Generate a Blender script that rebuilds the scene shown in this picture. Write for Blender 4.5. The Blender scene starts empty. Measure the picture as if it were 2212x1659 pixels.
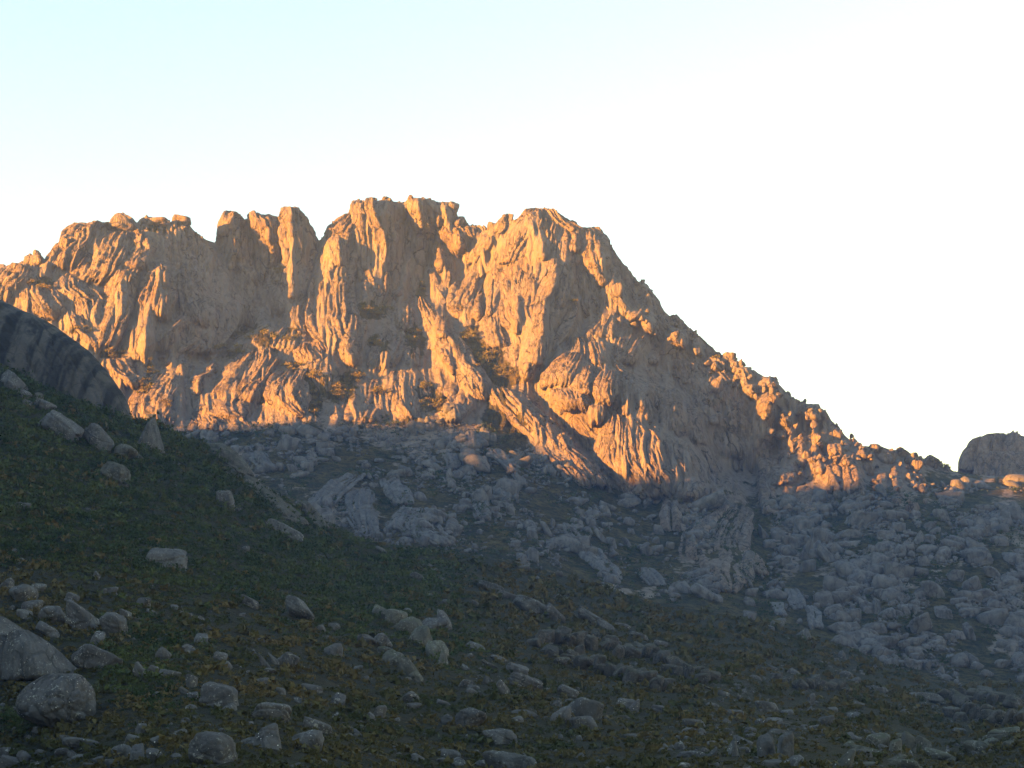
import bpy, math, random
import numpy as np

# ---------------------------------------------------------------- camera, sky, sun, exposure
scene = bpy.context.scene
COL = scene.collection
R = math.radians
F_PX = 3383.0            # focal length in pixels of a 2212 px wide picture
PITCH = math.atan((1382.0 - 829.5) / F_PX)
cam = bpy.data.cameras.new('camera')
cam.sensor_fit = 'HORIZONTAL'
cam.sensor_width = 36.0
cam.lens = 36.0 * F_PX / 2212.0
cam.clip_start = 1.0
cam.clip_end = 30000.0
cam_ob = bpy.data.objects.new('camera', cam)
COL.objects.link(cam_ob)
cam_ob.location = (0, 0, 0)
cam_ob.rotation_euler = (math.pi / 2 + PITCH, 0, 0)
scene.camera = cam_ob

SUN_ELEV = R(2.8)
SUN_AZ = R(-121.0)       # from +Y (view axis), clockwise seen from above: left and a little behind
SUN_DIR = np.array([math.sin(SUN_AZ) * math.cos(SUN_ELEV), math.cos(SUN_AZ) * math.cos(SUN_ELEV), math.sin(SUN_ELEV)])

world = bpy.data.worlds.new('World')
scene.world = world
world.use_nodes = True
wn = world.node_tree
for n in list(wn.nodes):
    wn.nodes.remove(n)
sky = wn.nodes.new('ShaderNodeTexSky')
sky.sky_type = 'NISHITA'
sky.sun_disc = False
sky.sun_elevation = SUN_ELEV
sky.sun_rotation = SUN_AZ
sky.altitude = 3000.0
sky.air_density = 1.6
sky.dust_density = 1.0
sky.ozone_density = 1.25
bg = wn.nodes.new('ShaderNodeBackground')
bg.inputs['Strength'].default_value = 0.083
wo = wn.nodes.new('ShaderNodeOutputWorld')
wn.links.new(sky.outputs['Color'], bg.inputs['Color'])
wn.links.new(bg.outputs['Background'], wo.inputs['Surface'])

sun = bpy.data.lights.new('sun', 'SUN')
sun.energy = 5.0
sun.angle = R(0.7)
sun.color = (1.0, 0.385, 0.05)
sun_ob = bpy.data.objects.new('sun', sun)
COL.objects.link(sun_ob)
from mathutils import Vector, Matrix, Euler
sun_ob.rotation_euler = Vector(SUN_DIR).to_track_quat('Z', 'Y').to_euler()
sun_ob.location = (-3000, -1500, 1500)

scene.view_settings.view_transform = 'Standard'
scene.view_settings.look = 'None'
scene.view_settings.gamma = 1.0
scene.view_settings.use_curve_mapping = False
scene.view_settings.exposure = 3.75
scene.cycles.use_denoising = True
scene.cycles.max_bounces = 6
scene.cycles.diffuse_bounces = 3
scene.cycles.volume_bounces = 1

# ---------------------------------------------------------------- numeric helpers
rng = np.random.default_rng(11)
random.seed(5)
F32 = np.float32

def pix(u, v, d):
    """picture position (2212 px wide) and distance along the view's ground axis -> world"""
    u = np.asarray(u, float); v = np.asarray(v, float); d = np.asarray(d, float)
    cx = (u - 1106.0) / F_PX; cy = (829.5 - v) / F_PX
    X = cx; Y = math.cos(PITCH) - math.sin(PITCH) * cy; Z = math.sin(PITCH) + math.cos(PITCH) * cy
    return np.stack([X / Y * d, d + 0 * X, Z / Y * d], -1)

ZONES = {0: (0, 0, 1.0), 1: (0, 700), 2: (1100, 700), 3: (1900, 800), 4: (2696, 1300), 5: (0, 1200),
         6: (0, 2022), 7: (1300, 2022), 8: (2696, 2022), 9: (700, 1600)}
def zx(z, x):
    return np.asarray(x, float) if z == 0 else ZONES[z][0] / 1.85172 + np.asarray(x, float) * 0.34180
def zy(z, y):
    return np.asarray(y, float) if z == 0 else ZONES[z][1] / 1.85172 + np.asarray(y, float) * 0.34180

def _h(ix, iy, iz, seed):
    h = (ix.astype(np.uint32) * np.uint32(374761393) + iy.astype(np.uint32) * np.uint32(668265263)
         + iz.astype(np.uint32) * np.uint32(2147483647) + np.uint32((seed * 362437 + 1013) & 0xffffffff))
    h = (h ^ (h >> np.uint32(13))) * np.uint32(1274126177)
    h = (h ^ (h >> np.uint32(16))) * np.uint32(2246822519)
    h = h ^ (h >> np.uint32(15))
    return h.astype(F32) * F32(1.0 / 4294967296.0)

def vnoise(p, seed=0):
    """value noise in [-1,1]; p (...,3) or (...,2)"""
    with np.errstate(over='ignore'):
        p = np.asarray(p, dtype=F32)
        if p.shape[-1] == 2:
            p = np.concatenate([p, np.zeros(p.shape[:-1] + (1,), F32) + 0.37], -1)
        i = np.floor(p); f = p - i
        i = i.astype(np.int64).astype(np.int32)
        f = f * f * (3 - 2 * f)
        x0, y0, z0 = i[..., 0], i[..., 1], i[..., 2]
        r = 0
        for dx in (0, 1):
            wx = f[..., 0] if dx else 1 - f[..., 0]
            for dy in (0, 1):
                wy = f[..., 1] if dy else 1 - f[..., 1]
                for dz in (0, 1):
                    wz = f[..., 2] if dz else 1 - f[..., 2]
                    r = r + _h(x0 + dx, y0 + dy, z0 + dz, seed) * (wx * wy * wz)
        return r * 2 - 1

def fbm(p, seed=0, oct=4, gain=0.5, lac=2.03):
    p = np.asarray(p, dtype=F32); a = 1.0; s = 0; t = 0
    for o in range(oct):
        s = s + a * vnoise(p, seed + o * 17); t += a; a *= gain; p = p * lac + 7.3
    return s / t

def worley2(x, y, seed=0, jit=0.85):
    """2-D cell noise: F1, F2, random number of the cell"""
    with np.errstate(over='ignore'):
        x = np.asarray(x, F32); y = np.asarray(y, F32)
        ix = np.floor(x).astype(np.int32); iy = np.floor(y).astype(np.int32)
        f1 = np.full(x.shape, 9.0, F32); f2 = f1.copy(); rid = np.zeros(x.shape, F32)
        zz = np.zeros_like(ix)
        for dx in (-1, 0, 1):
            for dy in (-1, 0, 1):
                cx = ix + dx; cy = iy + dy
                px = cx + 0.5 + jit * (_h(cx, cy, zz, seed) - 0.5)
                py = cy + 0.5 + jit * (_h(cx, cy, zz + 1, seed) - 0.5)
                d = np.sqrt((px - x) ** 2 + (py - y) ** 2)
                closer = d < f1
                f2 = np.where(closer, f1, np.minimum(f2, d))
                rid = np.where(closer, _h(cx, cy, zz + 2, seed), rid)
                f1 = np.where(closer, d, f1)
        return f1, f2, rid

def ss(a, b, x):
    t = np.clip((x - a) / (b - a), 0, 1)
    return t * t * (3 - 2 * t)

class TPS:
    """smooth surface through (u, v, value), kept on a coarse grid"""
    def __init__(self, pts, u0, u1, v0, v1, step=12.0, lam=4.0):
        P = np.array(pts, float); X = P[:, :2] / 100.0; n = len(P)
        def U(r2):
            return 0.5 * r2 * np.log(np.maximum(r2, 1e-12))
        K = U(((X[:, None] - X[None]) ** 2).sum(-1)) + np.eye(n) * lam * 0.05
        A = np.zeros((n + 3, n + 3)); A[:n, :n] = K; A[:n, n] = 1; A[:n, n + 1:] = X
        A[n, :n] = 1; A[n + 1:, :n] = X.T
        w = np.linalg.solve(A, np.concatenate([P[:, 2], np.zeros(3)]))
        self.u = np.arange(u0, u1 + step, step); self.v = np.arange(v0, v1 + step, step); self.st = step
        gu, gv = np.meshgrid(self.u, self.v)
        g = np.stack([gu, gv], -1).reshape(-1, 2) / 100.0
        out = np.zeros(len(g))
        for k in range(0, len(g), 20000):
            q = g[k:k + 20000]
            out[k:k + 20000] = U(((q[:, None] - X[None]) ** 2).sum(-1)) @ w[:n] + w[n] + q @ w[n + 1:]
        self.g = out.reshape(gu.shape)
    def __call__(self, u, v):
        u = np.asarray(u, float); v = np.asarray(v, float)
        a = np.clip((u - self.u[0]) / self.st, 0, len(self.u) - 1.001); b = np.clip((v - self.v[0]) / self.st, 0, len(self.v) - 1.001)
        i = a.astype(int); j = b.astype(int); fa = a - i; fb = b - j; g = self.g
        return (g[j, i] * (1 - fa) + g[j, i + 1] * fa) * (1 - fb) + (g[j + 1, i] * (1 - fa) + g[j + 1, i + 1] * fa) * fb

# ---------------------------------------------------------------- mesh helpers
def new_mesh(name, V, Fc, smooth=True):
    me = bpy.data.meshes.new(name)
    V = np.ascontiguousarray(V, F32).reshape(-1, 3); Fc = np.ascontiguousarray(Fc, np.int32)
    k = Fc.shape[1]
    me.vertices.add(len(V)); me.vertices.foreach_set('co', V.ravel())
    me.loops.add(Fc.size); me.loops.foreach_set('vertex_index', Fc.ravel())
    me.polygons.add(len(Fc))
    me.polygons.foreach_set('loop_start', np.arange(0, Fc.size, k, dtype=np.int32))
    me.polygons.foreach_set('loop_total', np.full(len(Fc), k, np.int32))
    if smooth:
        me.polygons.foreach_set('use_smooth', np.ones(len(Fc), bool))
    me.update(calc_edges=True)
    return me

def attr(me, name, vals):
    a = me.attributes.new(name, 'FLOAT', 'POINT')
    a.data.foreach_set('value', np.ascontiguousarray(vals, F32).ravel())

def grid_faces(nr, nc, wrap=False):
    c = np.arange(nc if wrap else nc - 1); r = np.arange(nr - 1)
    rr, cc = np.meshgrid(r, c, indexing='ij'); c2 = (cc + 1) % nc
    return np.stack([rr * nc + cc, rr * nc + c2, (rr + 1) * nc + c2, (rr + 1) * nc + cc], -1).reshape(-1, 4)

def link(name, me, mat=None, parent=None, **props):
    ob = bpy.data.objects.new(name, me)
    if mat is not None and me is not None and not me.materials:
        me.materials.append(mat)
    COL.objects.link(ob)
    if parent is not None:
        ob.parent = parent
    for k, v in props.items():
        ob[k] = v
    return ob

def normals_of(G):
    du = np.gradient(G, axis=1); dv = np.gradient(G, axis=0)
    n = np.cross(du, dv)
    return n / np.maximum(np.linalg.norm(n, axis=-1, keepdims=True), 1e-9)

# ---------------------------------------------------------------- materials
def mat_new(name):
    m = bpy.data.materials.new(name); m.use_nodes = True
    nt = m.node_tree
    for n in list(nt.nodes):
        nt.nodes.remove(n)
    out = nt.nodes.new('ShaderNodeOutputMaterial'); bs = nt.nodes.new('ShaderNodeBsdfPrincipled')
    nt.links.new(bs.outputs[0], out.inputs[0])
    bs.inputs['Roughness'].default_value = 0.92
    bs.inputs['Specular IOR Level'].default_value = 0.15
    return m, nt, bs

def nd(nt, typ, **kw):
    n = nt.nodes.new(typ)
    for k, v in kw.items():
        if k.startswith('i_'):
            key = k[2:].replace('_', ' ')
            n.inputs[key].default_value = v
        else:
            setattr(n, k, v)
    return n

def mixc(nt, fac, a, b, mode='MIX'):
    n = nt.nodes.new('ShaderNodeMix'); n.data_type = 'RGBA'; n.blend_type = mode
    for sock, val in ((n.inputs[0], fac), (n.inputs[6], a), (n.inputs[7], b)):
        if hasattr(val, 'is_linked') or hasattr(val, 'links'):
            nt.links.new(val, sock)
        else:
            sock.default_value = val if not isinstance(val, tuple) else (*val, 1.0)[:4]
    return n.outputs[2]

def ramp(nt, src, stops):
    n = nt.nodes.new('ShaderNodeValToRGB'); e = n.color_ramp.elements
    while len(e) < len(stops):
        e.new(0.5)
    for el, (p, c) in zip(e, stops):
        el.position = p; el.color = (c, c, c, 1) if not isinstance(c, tuple) else (*c, 1)
    nt.links.new(src, n.inputs[0])
    return n.outputs[0]

def coords(nt, scale, obj=False):
    if obj:
        tc = nt.nodes.new('ShaderNodeTexCoord'); src = tc.outputs['Object']
    else:
        g = nt.nodes.new('ShaderNodeNewGeometry'); src = g.outputs['Position']
    mp = nt.nodes.new('ShaderNodeMapping'); mp.inputs['Scale'].default_value = scale
    nt.links.new(src, mp.inputs['Vector'])
    return mp.outputs[0]

def noise(nt, vec, scale, detail=4.0, rough=0.6):
    n = nd(nt, 'ShaderNodeTexNoise'); n.inputs['Scale'].default_value = scale
    n.inputs['Detail'].default_value = detail; n.inputs['Roughness'].default_value = rough
    nt.links.new(vec, n.inputs['Vector'])
    return n.outputs['Fac']

def bump(nt, bs, h, dist, strength=1.0):
    b = nt.nodes.new('ShaderNodeBump'); b.inputs['Distance'].default_value = dist; b.inputs['Strength'].default_value = strength
    nt.links.new(h, b.inputs['Height']); nt.links.new(b.outputs[0], bs.inputs['Normal'])

def rock_material(name, pale, brown, dark, streak=0.5, size=1.0, lichen=0.0, moss=0.0, per_object=False, flute=0.0, mid_s=1.0, stain=False, cracks=0.6):
    m, nt, bs = mat_new(name)
    p = coords(nt, (1, 1, 1))
    big = ramp(nt, noise(nt, p, 0.02 / size, 4), [(0.35, 0.0), (0.65, 1.0)])
    c = mixc(nt, big, pale, brown)
    mid = ramp(nt, noise(nt, p, 0.11 / size, 5, 0.65), [(0.42, 0.0), (0.72, 1.0)])
    mm = nt.nodes.new('ShaderNodeMath'); mm.operation = 'MULTIPLY'; mm.inputs[1].default_value = mid_s; nt.links.new(mid, mm.inputs[0])
    c = mixc(nt, mm.outputs[0], c, dark)
    st = ramp(nt, noise(nt, coords(nt, (0.22 / size, 0.22 / size, 0.018 / size)), 1.0, 4, 0.6), [(0.5, 0.0), (0.66, streak)])
    c = mixc(nt, st, c, tuple(x * 0.55 for x in dark))
    if stain:          # dark water streaks down the face
        s2 = ramp(nt, noise(nt, coords(nt, (0.19, 0.012, 0.009)), 1.0, 3, 0.5), [(0.46, 0.0), (0.57, 0.85)])
        c = mixc(nt, s2, c, (0.014, 0.014, 0.016))
    fine = noise(nt, p, 0.9 / size, 5, 0.7)
    c = mixc(nt, ramp(nt, fine, [(0.35, 0.82), (0.7, 1.12)]), (0, 0, 0), c)
    joint = None
    if cracks > 0:     # joints: thin dark broken lines
        wv = nt.nodes.new('ShaderNodeVectorMath'); wv.operation = 'MULTIPLY_ADD'
        nn = nd(nt, 'ShaderNodeTexNoise'); nn.inputs['Scale'].default_value = 0.12 / size; nn.inputs['Detail'].default_value = 3.0; nt.links.new(p, nn.inputs['Vector'])
        nt.links.new(nn.outputs['Color'], wv.inputs[0]); wv.inputs[1].default_value = (9 * size,) * 3; nt.links.new(p, wv.inputs[2])
        mp = nt.nodes.new('ShaderNodeMapping'); mp.inputs['Scale'].default_value = (0.085 / size, 0.085 / size, 0.036 / size); nt.links.new(wv.outputs[0], mp.inputs['Vector'])
        vo = nd(nt, 'ShaderNodeTexVoronoi', feature='DISTANCE_TO_EDGE'); vo.inputs['Scale'].default_value = 1.0; nt.links.new(mp.outputs[0], vo.inputs['Vector'])
        line = ramp(nt, vo.outputs['Distance'], [(0.012, 1.0), (0.05, 0.0)])
        km = nt.nodes.new('ShaderNodeMath'); km.operation = 'MULTIPLY'; nt.links.new(line, km.inputs[0])
        nt.links.new(ramp(nt, noise(nt, p, 0.05 / size, 3), [(0.40, 0.0), (0.56, 0.85 * cracks)]), km.inputs[1])
        joint = km.outputs[0]
        c = mixc(nt, joint, c, tuple(x * 0.35 for x in dark))
        jm = nt.nodes.new('ShaderNodeMath'); jm.operation = 'MULTIPLY_ADD'; jm.inputs[1].default_value = -0.9; nt.links.new(joint, jm.inputs[0]); nt.links.new(fine, jm.inputs[2])
        fine = jm.outputs[0]
    if moss > 0:
        g = nt.nodes.new('ShaderNodeNewGeometry'); sx = nt.nodes.new('ShaderNodeSeparateXYZ'); nt.links.new(g.outputs['Normal'], sx.inputs[0])
        up = ramp(nt, sx.outputs['Z'], [(0.45, 0.0), (0.8, moss)])
        k = nt.nodes.new('ShaderNodeMath'); k.operation = 'MULTIPLY'; nt.links.new(up, k.inputs[0])
        nt.links.new(ramp(nt, noise(nt, p, 0.35 / size, 4), [(0.42, 0.0), (0.6, 1.0)]), k.inputs[1])
        c = mixc(nt, k.outputs[0], c, (0.06, 0.068, 0.04))
    if lichen > 0:
        v = nd(nt, 'ShaderNodeTexVoronoi'); v.inputs['Scale'].default_value = 1.05 / size; nt.links.new(p, v.inputs['Vector'])
        spots = ramp(nt, v.outputs['Distance'], [(0.13, 1.0), (0.24, 0.0)])
        k = nt.nodes.new('ShaderNodeMath'); k.operation = 'MULTIPLY'; nt.links.new(spots, k.inputs[0])
        nt.links.new(ramp(nt, noise(nt, p, 0.3 / size, 3), [(0.57, 0.0), (0.66, lichen)]), k.inputs[1])
        c = mixc(nt, k.outputs[0], c, (0.72, 0.72, 0.68))
        k2 = nt.nodes.new('ShaderNodeMath'); k2.operation = 'MULTIPLY'
        nt.links.new(ramp(nt, noise(nt, p, 0.75 / size, 5, 0.72), [(0.55, 0.0), (0.63, 0.7 * lichen)]), k2.inputs[0])
        nt.links.new(ramp(nt, noise(nt, p, 0.12 / size, 3), [(0.46, 0.0), (0.60, 1.0)]), k2.inputs[1])
        c = mixc(nt, k2.outputs[0], c, (0.34, 0.35, 0.33))
    if per_object:
        oi = nt.nodes.new('ShaderNodeObjectInfo')
        c = mixc(nt, ramp(nt, oi.outputs['Random'], [(0.0, 0.8), (1.0, 1.15)]), (0, 0, 0), c)
    nt.links.new(c, bs.inputs['Base Color'])
    if flute > 0:      # narrow runnels down the rock, too fine for the mesh
        fl = noise(nt, coords(nt, (0.42, 0.42, 0.05)), 1.0, 4, 0.55)
        ad = nt.nodes.new('ShaderNodeMath'); ad.operation = 'MULTIPLY_ADD'; ad.inputs[1].default_value = 1.6 * flute
        nt.links.new(fl, ad.inputs[0]); nt.links.new(fine, ad.inputs[2])
        bump(nt, bs, ad.outputs[0], 3.2 * size, 1.0)
    else:
        bump(nt, bs, fine, 1.6 * size, 0.55)
    return m

M_ROCK = rock_material('weathered_rock', (0.228, 0.206, 0.196), (0.24, 0.182, 0.146), (0.128, 0.112, 0.105), 0.75, 1.0, flute=0.9, cracks=1.0)
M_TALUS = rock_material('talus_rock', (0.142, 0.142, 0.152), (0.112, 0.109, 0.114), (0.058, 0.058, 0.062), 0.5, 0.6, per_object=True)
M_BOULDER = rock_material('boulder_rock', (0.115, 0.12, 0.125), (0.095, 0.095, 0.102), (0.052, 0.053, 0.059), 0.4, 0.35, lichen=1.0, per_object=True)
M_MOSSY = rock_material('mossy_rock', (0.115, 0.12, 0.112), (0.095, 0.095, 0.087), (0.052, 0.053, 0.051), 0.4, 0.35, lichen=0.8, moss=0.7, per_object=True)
M_DOME = rock_material('dark_dome_rock', (0.088, 0.082, 0.079), (0.072, 0.064, 0.058), (0.05, 0.047, 0.046), 1.0, 1.0, mid_s=0.2, stain=True)
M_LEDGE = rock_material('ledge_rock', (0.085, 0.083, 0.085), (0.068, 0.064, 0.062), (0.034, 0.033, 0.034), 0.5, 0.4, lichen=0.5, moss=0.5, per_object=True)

def ground_material(name, rock_a, rock_b, grass_a, grass_b, size, flute=0.0):
    """bare rock where 'veg' is low, grass and low plants where it is high"""
    m, nt, bs = mat_new(name)
    p = coords(nt, (1, 1, 1))
    at = nd(nt, 'ShaderNodeAttribute', attribute_name='veg')
    r = mixc(nt, ramp(nt, noise(nt, p, 0.06 / size, 5), [(0.35, 0.0), (0.65, 1.0)]), rock_a, rock_b)
    st = ramp(nt, noise(nt, coords(nt, (0.2, 0.2, 0.02)), 1.0, 4, 0.6), [(0.5, 0.0), (0.66, 0.5)])
    r = mixc(nt, st, r, tuple(x * 0.45 for x in rock_b))
    g = mixc(nt, ramp(nt, noise(nt, p, 0.05 / size, 5, 0.65), [(0.38, 0.0), (0.62, 1.0)]), grass_a, grass_b)
    fine = noise(nt, p, 0.7 / size, 5, 0.7)
    g = mixc(nt, ramp(nt, fine, [(0.3, 0.45), (0.75, 1.25)]), (0, 0, 0), g)
    g = mixc(nt, ramp(nt, noise(nt, p, 0.22 / size, 4, 0.6), [(0.38, 0.35), (0.66, 1.3)]), (0, 0, 0), g)
    k = nt.nodes.new('ShaderNodeMath'); k.operation = 'ADD'; nt.links.new(at.outputs['Fac'], k.inputs[0])
    sc = nt.nodes.new('ShaderNodeMath'); sc.operation = 'MULTIPLY_ADD'; sc.inputs[1].default_value = 0.9; sc.inputs[2].default_value = -0.45
    nt.links.new(noise(nt, p, 0.12 / size, 5, 0.65), sc.inputs[0]); nt.links.new(sc.outputs[0], k.inputs[1])
    c = mixc(nt, ramp(nt, k.outputs[0], [(0.44, 0.0), (0.56, 1.0)]), r, g)
    nt.links.new(c, bs.inputs['Base Color'])
    if flute > 0:
        fl = noise(nt, coords(nt, (0.42, 0.42, 0.05)), 1.0, 4, 0.55)
        ad = nt.nodes.new('ShaderNodeMath'); ad.operation = 'MULTIPLY_ADD'; ad.inputs[1].default_value = 1.6 * flute
        nt.links.new(fl, ad.inputs[0]); nt.links.new(fine, ad.inputs[2])
        bump(nt, bs, ad.outputs[0], 3.0 * size, 1.0)
    else:
        bump(nt, bs, fine, 3.0 * size, 1.0)
    return m

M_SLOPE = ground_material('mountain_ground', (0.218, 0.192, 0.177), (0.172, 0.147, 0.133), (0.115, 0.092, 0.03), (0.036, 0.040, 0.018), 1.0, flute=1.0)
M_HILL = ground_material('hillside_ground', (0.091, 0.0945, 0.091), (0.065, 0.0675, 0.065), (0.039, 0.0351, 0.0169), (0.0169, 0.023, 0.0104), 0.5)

def leaf_material(name, a, b, var=0.3):
    m, nt, bs = mat_new(name)
    p = coords(nt, (1, 1, 1))
    c = mixc(nt, ramp(nt, noise(nt, p, 0.06, 4), [(0.38, 0.0), (0.62, 1.0)]), a, b)
    c = mixc(nt, ramp(nt, noise(nt, p, 1.1, 3), [(0.3, 1 - var), (0.7, 1 + var)]), (0, 0, 0), c)
    nt.links.new(c, bs.inputs['Base Color'])
    return m
M_SHRUB = leaf_material('shrub_leaves', (0.0195, 0.035, 0.012), (0.0598, 0.0756, 0.0252), 0.6)
M_GRASS = leaf_material('dry_grass', (0.0945, 0.0743, 0.0312), (0.0378, 0.0446, 0.0175), 0.5)
M_TREE = leaf_material('mountain_tree_leaves', (0.10, 0.092, 0.024), (0.14, 0.105, 0.028), 0.4)
M_SHRUB_B = leaf_material('olive_shrub_leaves', (0.0575, 0.0725, 0.0242), (0.0897, 0.0975, 0.033), 0.5)
M_BARK = leaf_material('bark', (0.0756, 0.0588, 0.042), (0.0504, 0.042, 0.0336), 0.2)
# ---------------------------------------------------------------- the lie of the land
def Zl(z, pts):
    return [(float(zx(z, x)), float(zy(z, y))) for x, y in pts]

SKY_L = Zl(1, [(0,565),(45,568),(90,568),(150,545),(155,515),(205,512),(220,492),(240,497),(282,530),(340,510),(372,470),(374,430),
  (395,395),(430,388),(450,408),(480,368),(510,364),(518,382),(560,358),(620,334),(665,328),(690,294),(740,254),(770,241),(810,248),
  (840,272),(868,298),(900,271),(950,268),(1000,278),(1050,278),(1075,300),(1180,318),(1210,352),(1255,368),(1290,412),(1340,427),(1358,434),
  (1368,400),(1388,355),(1403,292),(1432,248),(1465,233),(1500,248),(1540,278),(1575,278),(1583,244),(1610,263),(1660,254),(1700,248),
  (1750,263),(1767,273),(1772,216),(1792,206),(1868,210),(1893,237),(1918,302),(1958,332),(1998,387)])
SKY_C = Zl(2, [(276,416),(310,382),(330,353),(370,328),(400,293),(430,273),(463,243),(472,208),(520,168),(570,163),
  (600,143),(640,158),(675,168),(700,135),(720,148),(750,171),(780,168),(825,168),(842,148),(930,143),(980,153),(1030,173),(1047,171),
  (1090,168),(1123,193),(1148,253),(1180,264),(1208,293),(1220,315),(1250,323),(1290,318),(1340,343),(1385,338),(1410,313),(1440,268),
  (1460,245),(1490,263),(1510,283),(1535,279),(1555,288),(1572,253),(1610,233),(1640,212)])
SKY_R = Zl(3, [(380,54),(430,58),(500,73),(545,98),(590,153),(640,178),(680,198),(720,194),(790,204),(828,234),(857,292),(882,352),(927,413),
  (977,453),(1018,513),(1060,509),(1098,548),(1128,583),(1162,653),(1187,712),(1210,744),(1268,764),(1308,808),(1358,819),(1408,854),(1447,903),
  (1478,968),(1510,998),(1545,994),(1600,1003),(1655,1015),(1680,1025),(1700,1059),(1760,1074),(1820,1114),(1870,1134),(1920,1164),(1958,1203),(1983,1228),
  (2050,1274),(2110,1294),(2180,1314)])
SKY_RR = Zl(4, [(980,570),(998,613),(1038,638),(1073,693),(1110,718),(1138,722),(1188,749),(1195,779),(1240,779),(1262,754),(1290,752),(1358,779),
  (1380,799),(1420,789),(1468,794),(1530,824),(1580,854),(1602,829),(1640,834),(1678,874),(1700,898),(1711,880),(1725,908),(1790,930),(1900,945),(2212,965)])
SKY = [(-900, 640), (-500, 600), (-200, 590)] + SKY_L + SKY_C + SKY_R + SKY_RR + [(2500, 1060), (3200, 1120)]
_sx = np.array([p[0] for p in SKY]); _sy = np.array([p[1] for p in SKY]); _o = np.argsort(_sx, kind='stable')
_sx = _sx[_o]; _sy = _sy[_o]
def skyline(u):
    return np.interp(u, _sx, _sy)

# edge of the near hillside against the mountain
EDGE = [(-900, 430), (-300, 560), (0, 800), (120, 840), (200, 880), (290, 905), (330, 912), (370, 930), (400, 945), (450, 962), (500, 1000), (560, 1042), (620, 1090),
        (700, 1130), (790, 1168), (900, 1190), (1000, 1196), (1080, 1212), (1150, 1226), (1240, 1250), (1400, 1298), (1500, 1316), (1600, 1333), (1700, 1357),
        (1800, 1386), (1880, 1422), (1950, 1452), (2010, 1470), (2070, 1484), (2212, 1475), (2600, 1460), (3200, 1450)]
_ex = np.array([p[0] for p in EDGE]); _ey = np.array([p[1] for p in EDGE])
def edge(u):
    return np.interp(u, _ex, _ey)

# distance in metres of the mountain side ...
D_MTN = TPS([(-900,640,1600),(-500,800,1420),(-900,1100,1100),(-300,1050,1150),
  (0,575,1510),(300,470,1560),(480,470,1620),(620,450,1620),(690,520,1640),(900,430,1640),(1060,490,1650),(1160,450,1620),(1300,510,1640),(1300,620,1600),(1430,680,1635),(1520,770,1590),(1600,810,1550),(1700,850,1525),(1840,950,1525),(2050,1020,1565),(2212,1030,1590),
  (490,600,1630),(530,690,1600),(866,560,1668),(872,650,1635),(1040,610,1640),
  (0,800,1400),(200,800,1425),(400,800,1455),(600,750,1505),(800,700,1545),(1000,700,1555),(1200,700,1540),(1350,800,1495),(1500,900,1545),(1650,1000,1525),
  (300,950,1370),(500,930,1390),(800,920,1420),(1000,900,1435),(1200,950,1430),(1350,1080,1380),(1550,1100,1400),(1800,1100,1400),(2000,1100,1370),(2212,1120,1350),
  (400,1050,1260),(600,1050,1235),(900,1100,1205),(1200,1150,1205),(1500,1200,1235),(1800,1200,1265),(2212,1250,1210),
  (900,1200,1090),(1200,1260,1055),(1500,1320,1045),(1800,1400,1015),(2060,1490,960),(2212,1500,945),(2700,1100,1700),(2700,1500,1000),(3200,1150,1800),(3200,1500,1050)],
  -960, 3260, 380, 1640)
# ... and of the near hillside
D_HILL0 = TPS([(-900,1750,150),(-900,1300,240),(-900,800,430),(-900,430,600),(-300,560,640),(-300,1000,440),(0,1700,178),(0,1659,190),(1106,1659,200),(2212,1659,215),(1106,1720,180),(2212,1720,190),(2212,1560,330),
  (0,1400,262),(600,1400,305),(1106,1500,300),(1600,1560,300),(1600,1480,430),(2212,1510,600),(0,1100,415),(300,1150,440),(0,830,600),(200,880,625),(290,905,645),(450,962,690),(560,1042,705),
  (700,1130,730),(500,1200,470),(900,1190,790),(1150,1226,830),(1400,1298,850),(1600,1333,860),(1800,1386,870),(1950,1452,880),(2070,1484,885),(2212,1475,900),
  (900,1400,400),(900,1280,570),(1250,1340,640),(1300,1440,470),(1700,1440,640),(1950,1490,640),(2600,1460,920),(3200,1450,950),(3200,1720,200),(3200,1560,380)],
  -960, 3260, 380, 1800)

def D_HILL(u, v):
    u = np.asarray(u, float); v = np.asarray(v, float)
    k = ss(0, 40, v - edge(u)) * np.clip((v - 900) / 300, .2, 1)
    d = D_HILL0(u, v)
    return d * (1 + k * (0.022 * fbm(np.stack([u / 110, v / 34], -1), 51, 3) + 0.006 * fbm(np.stack([u / 26, v / 10], -1), 52, 2)))

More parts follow.
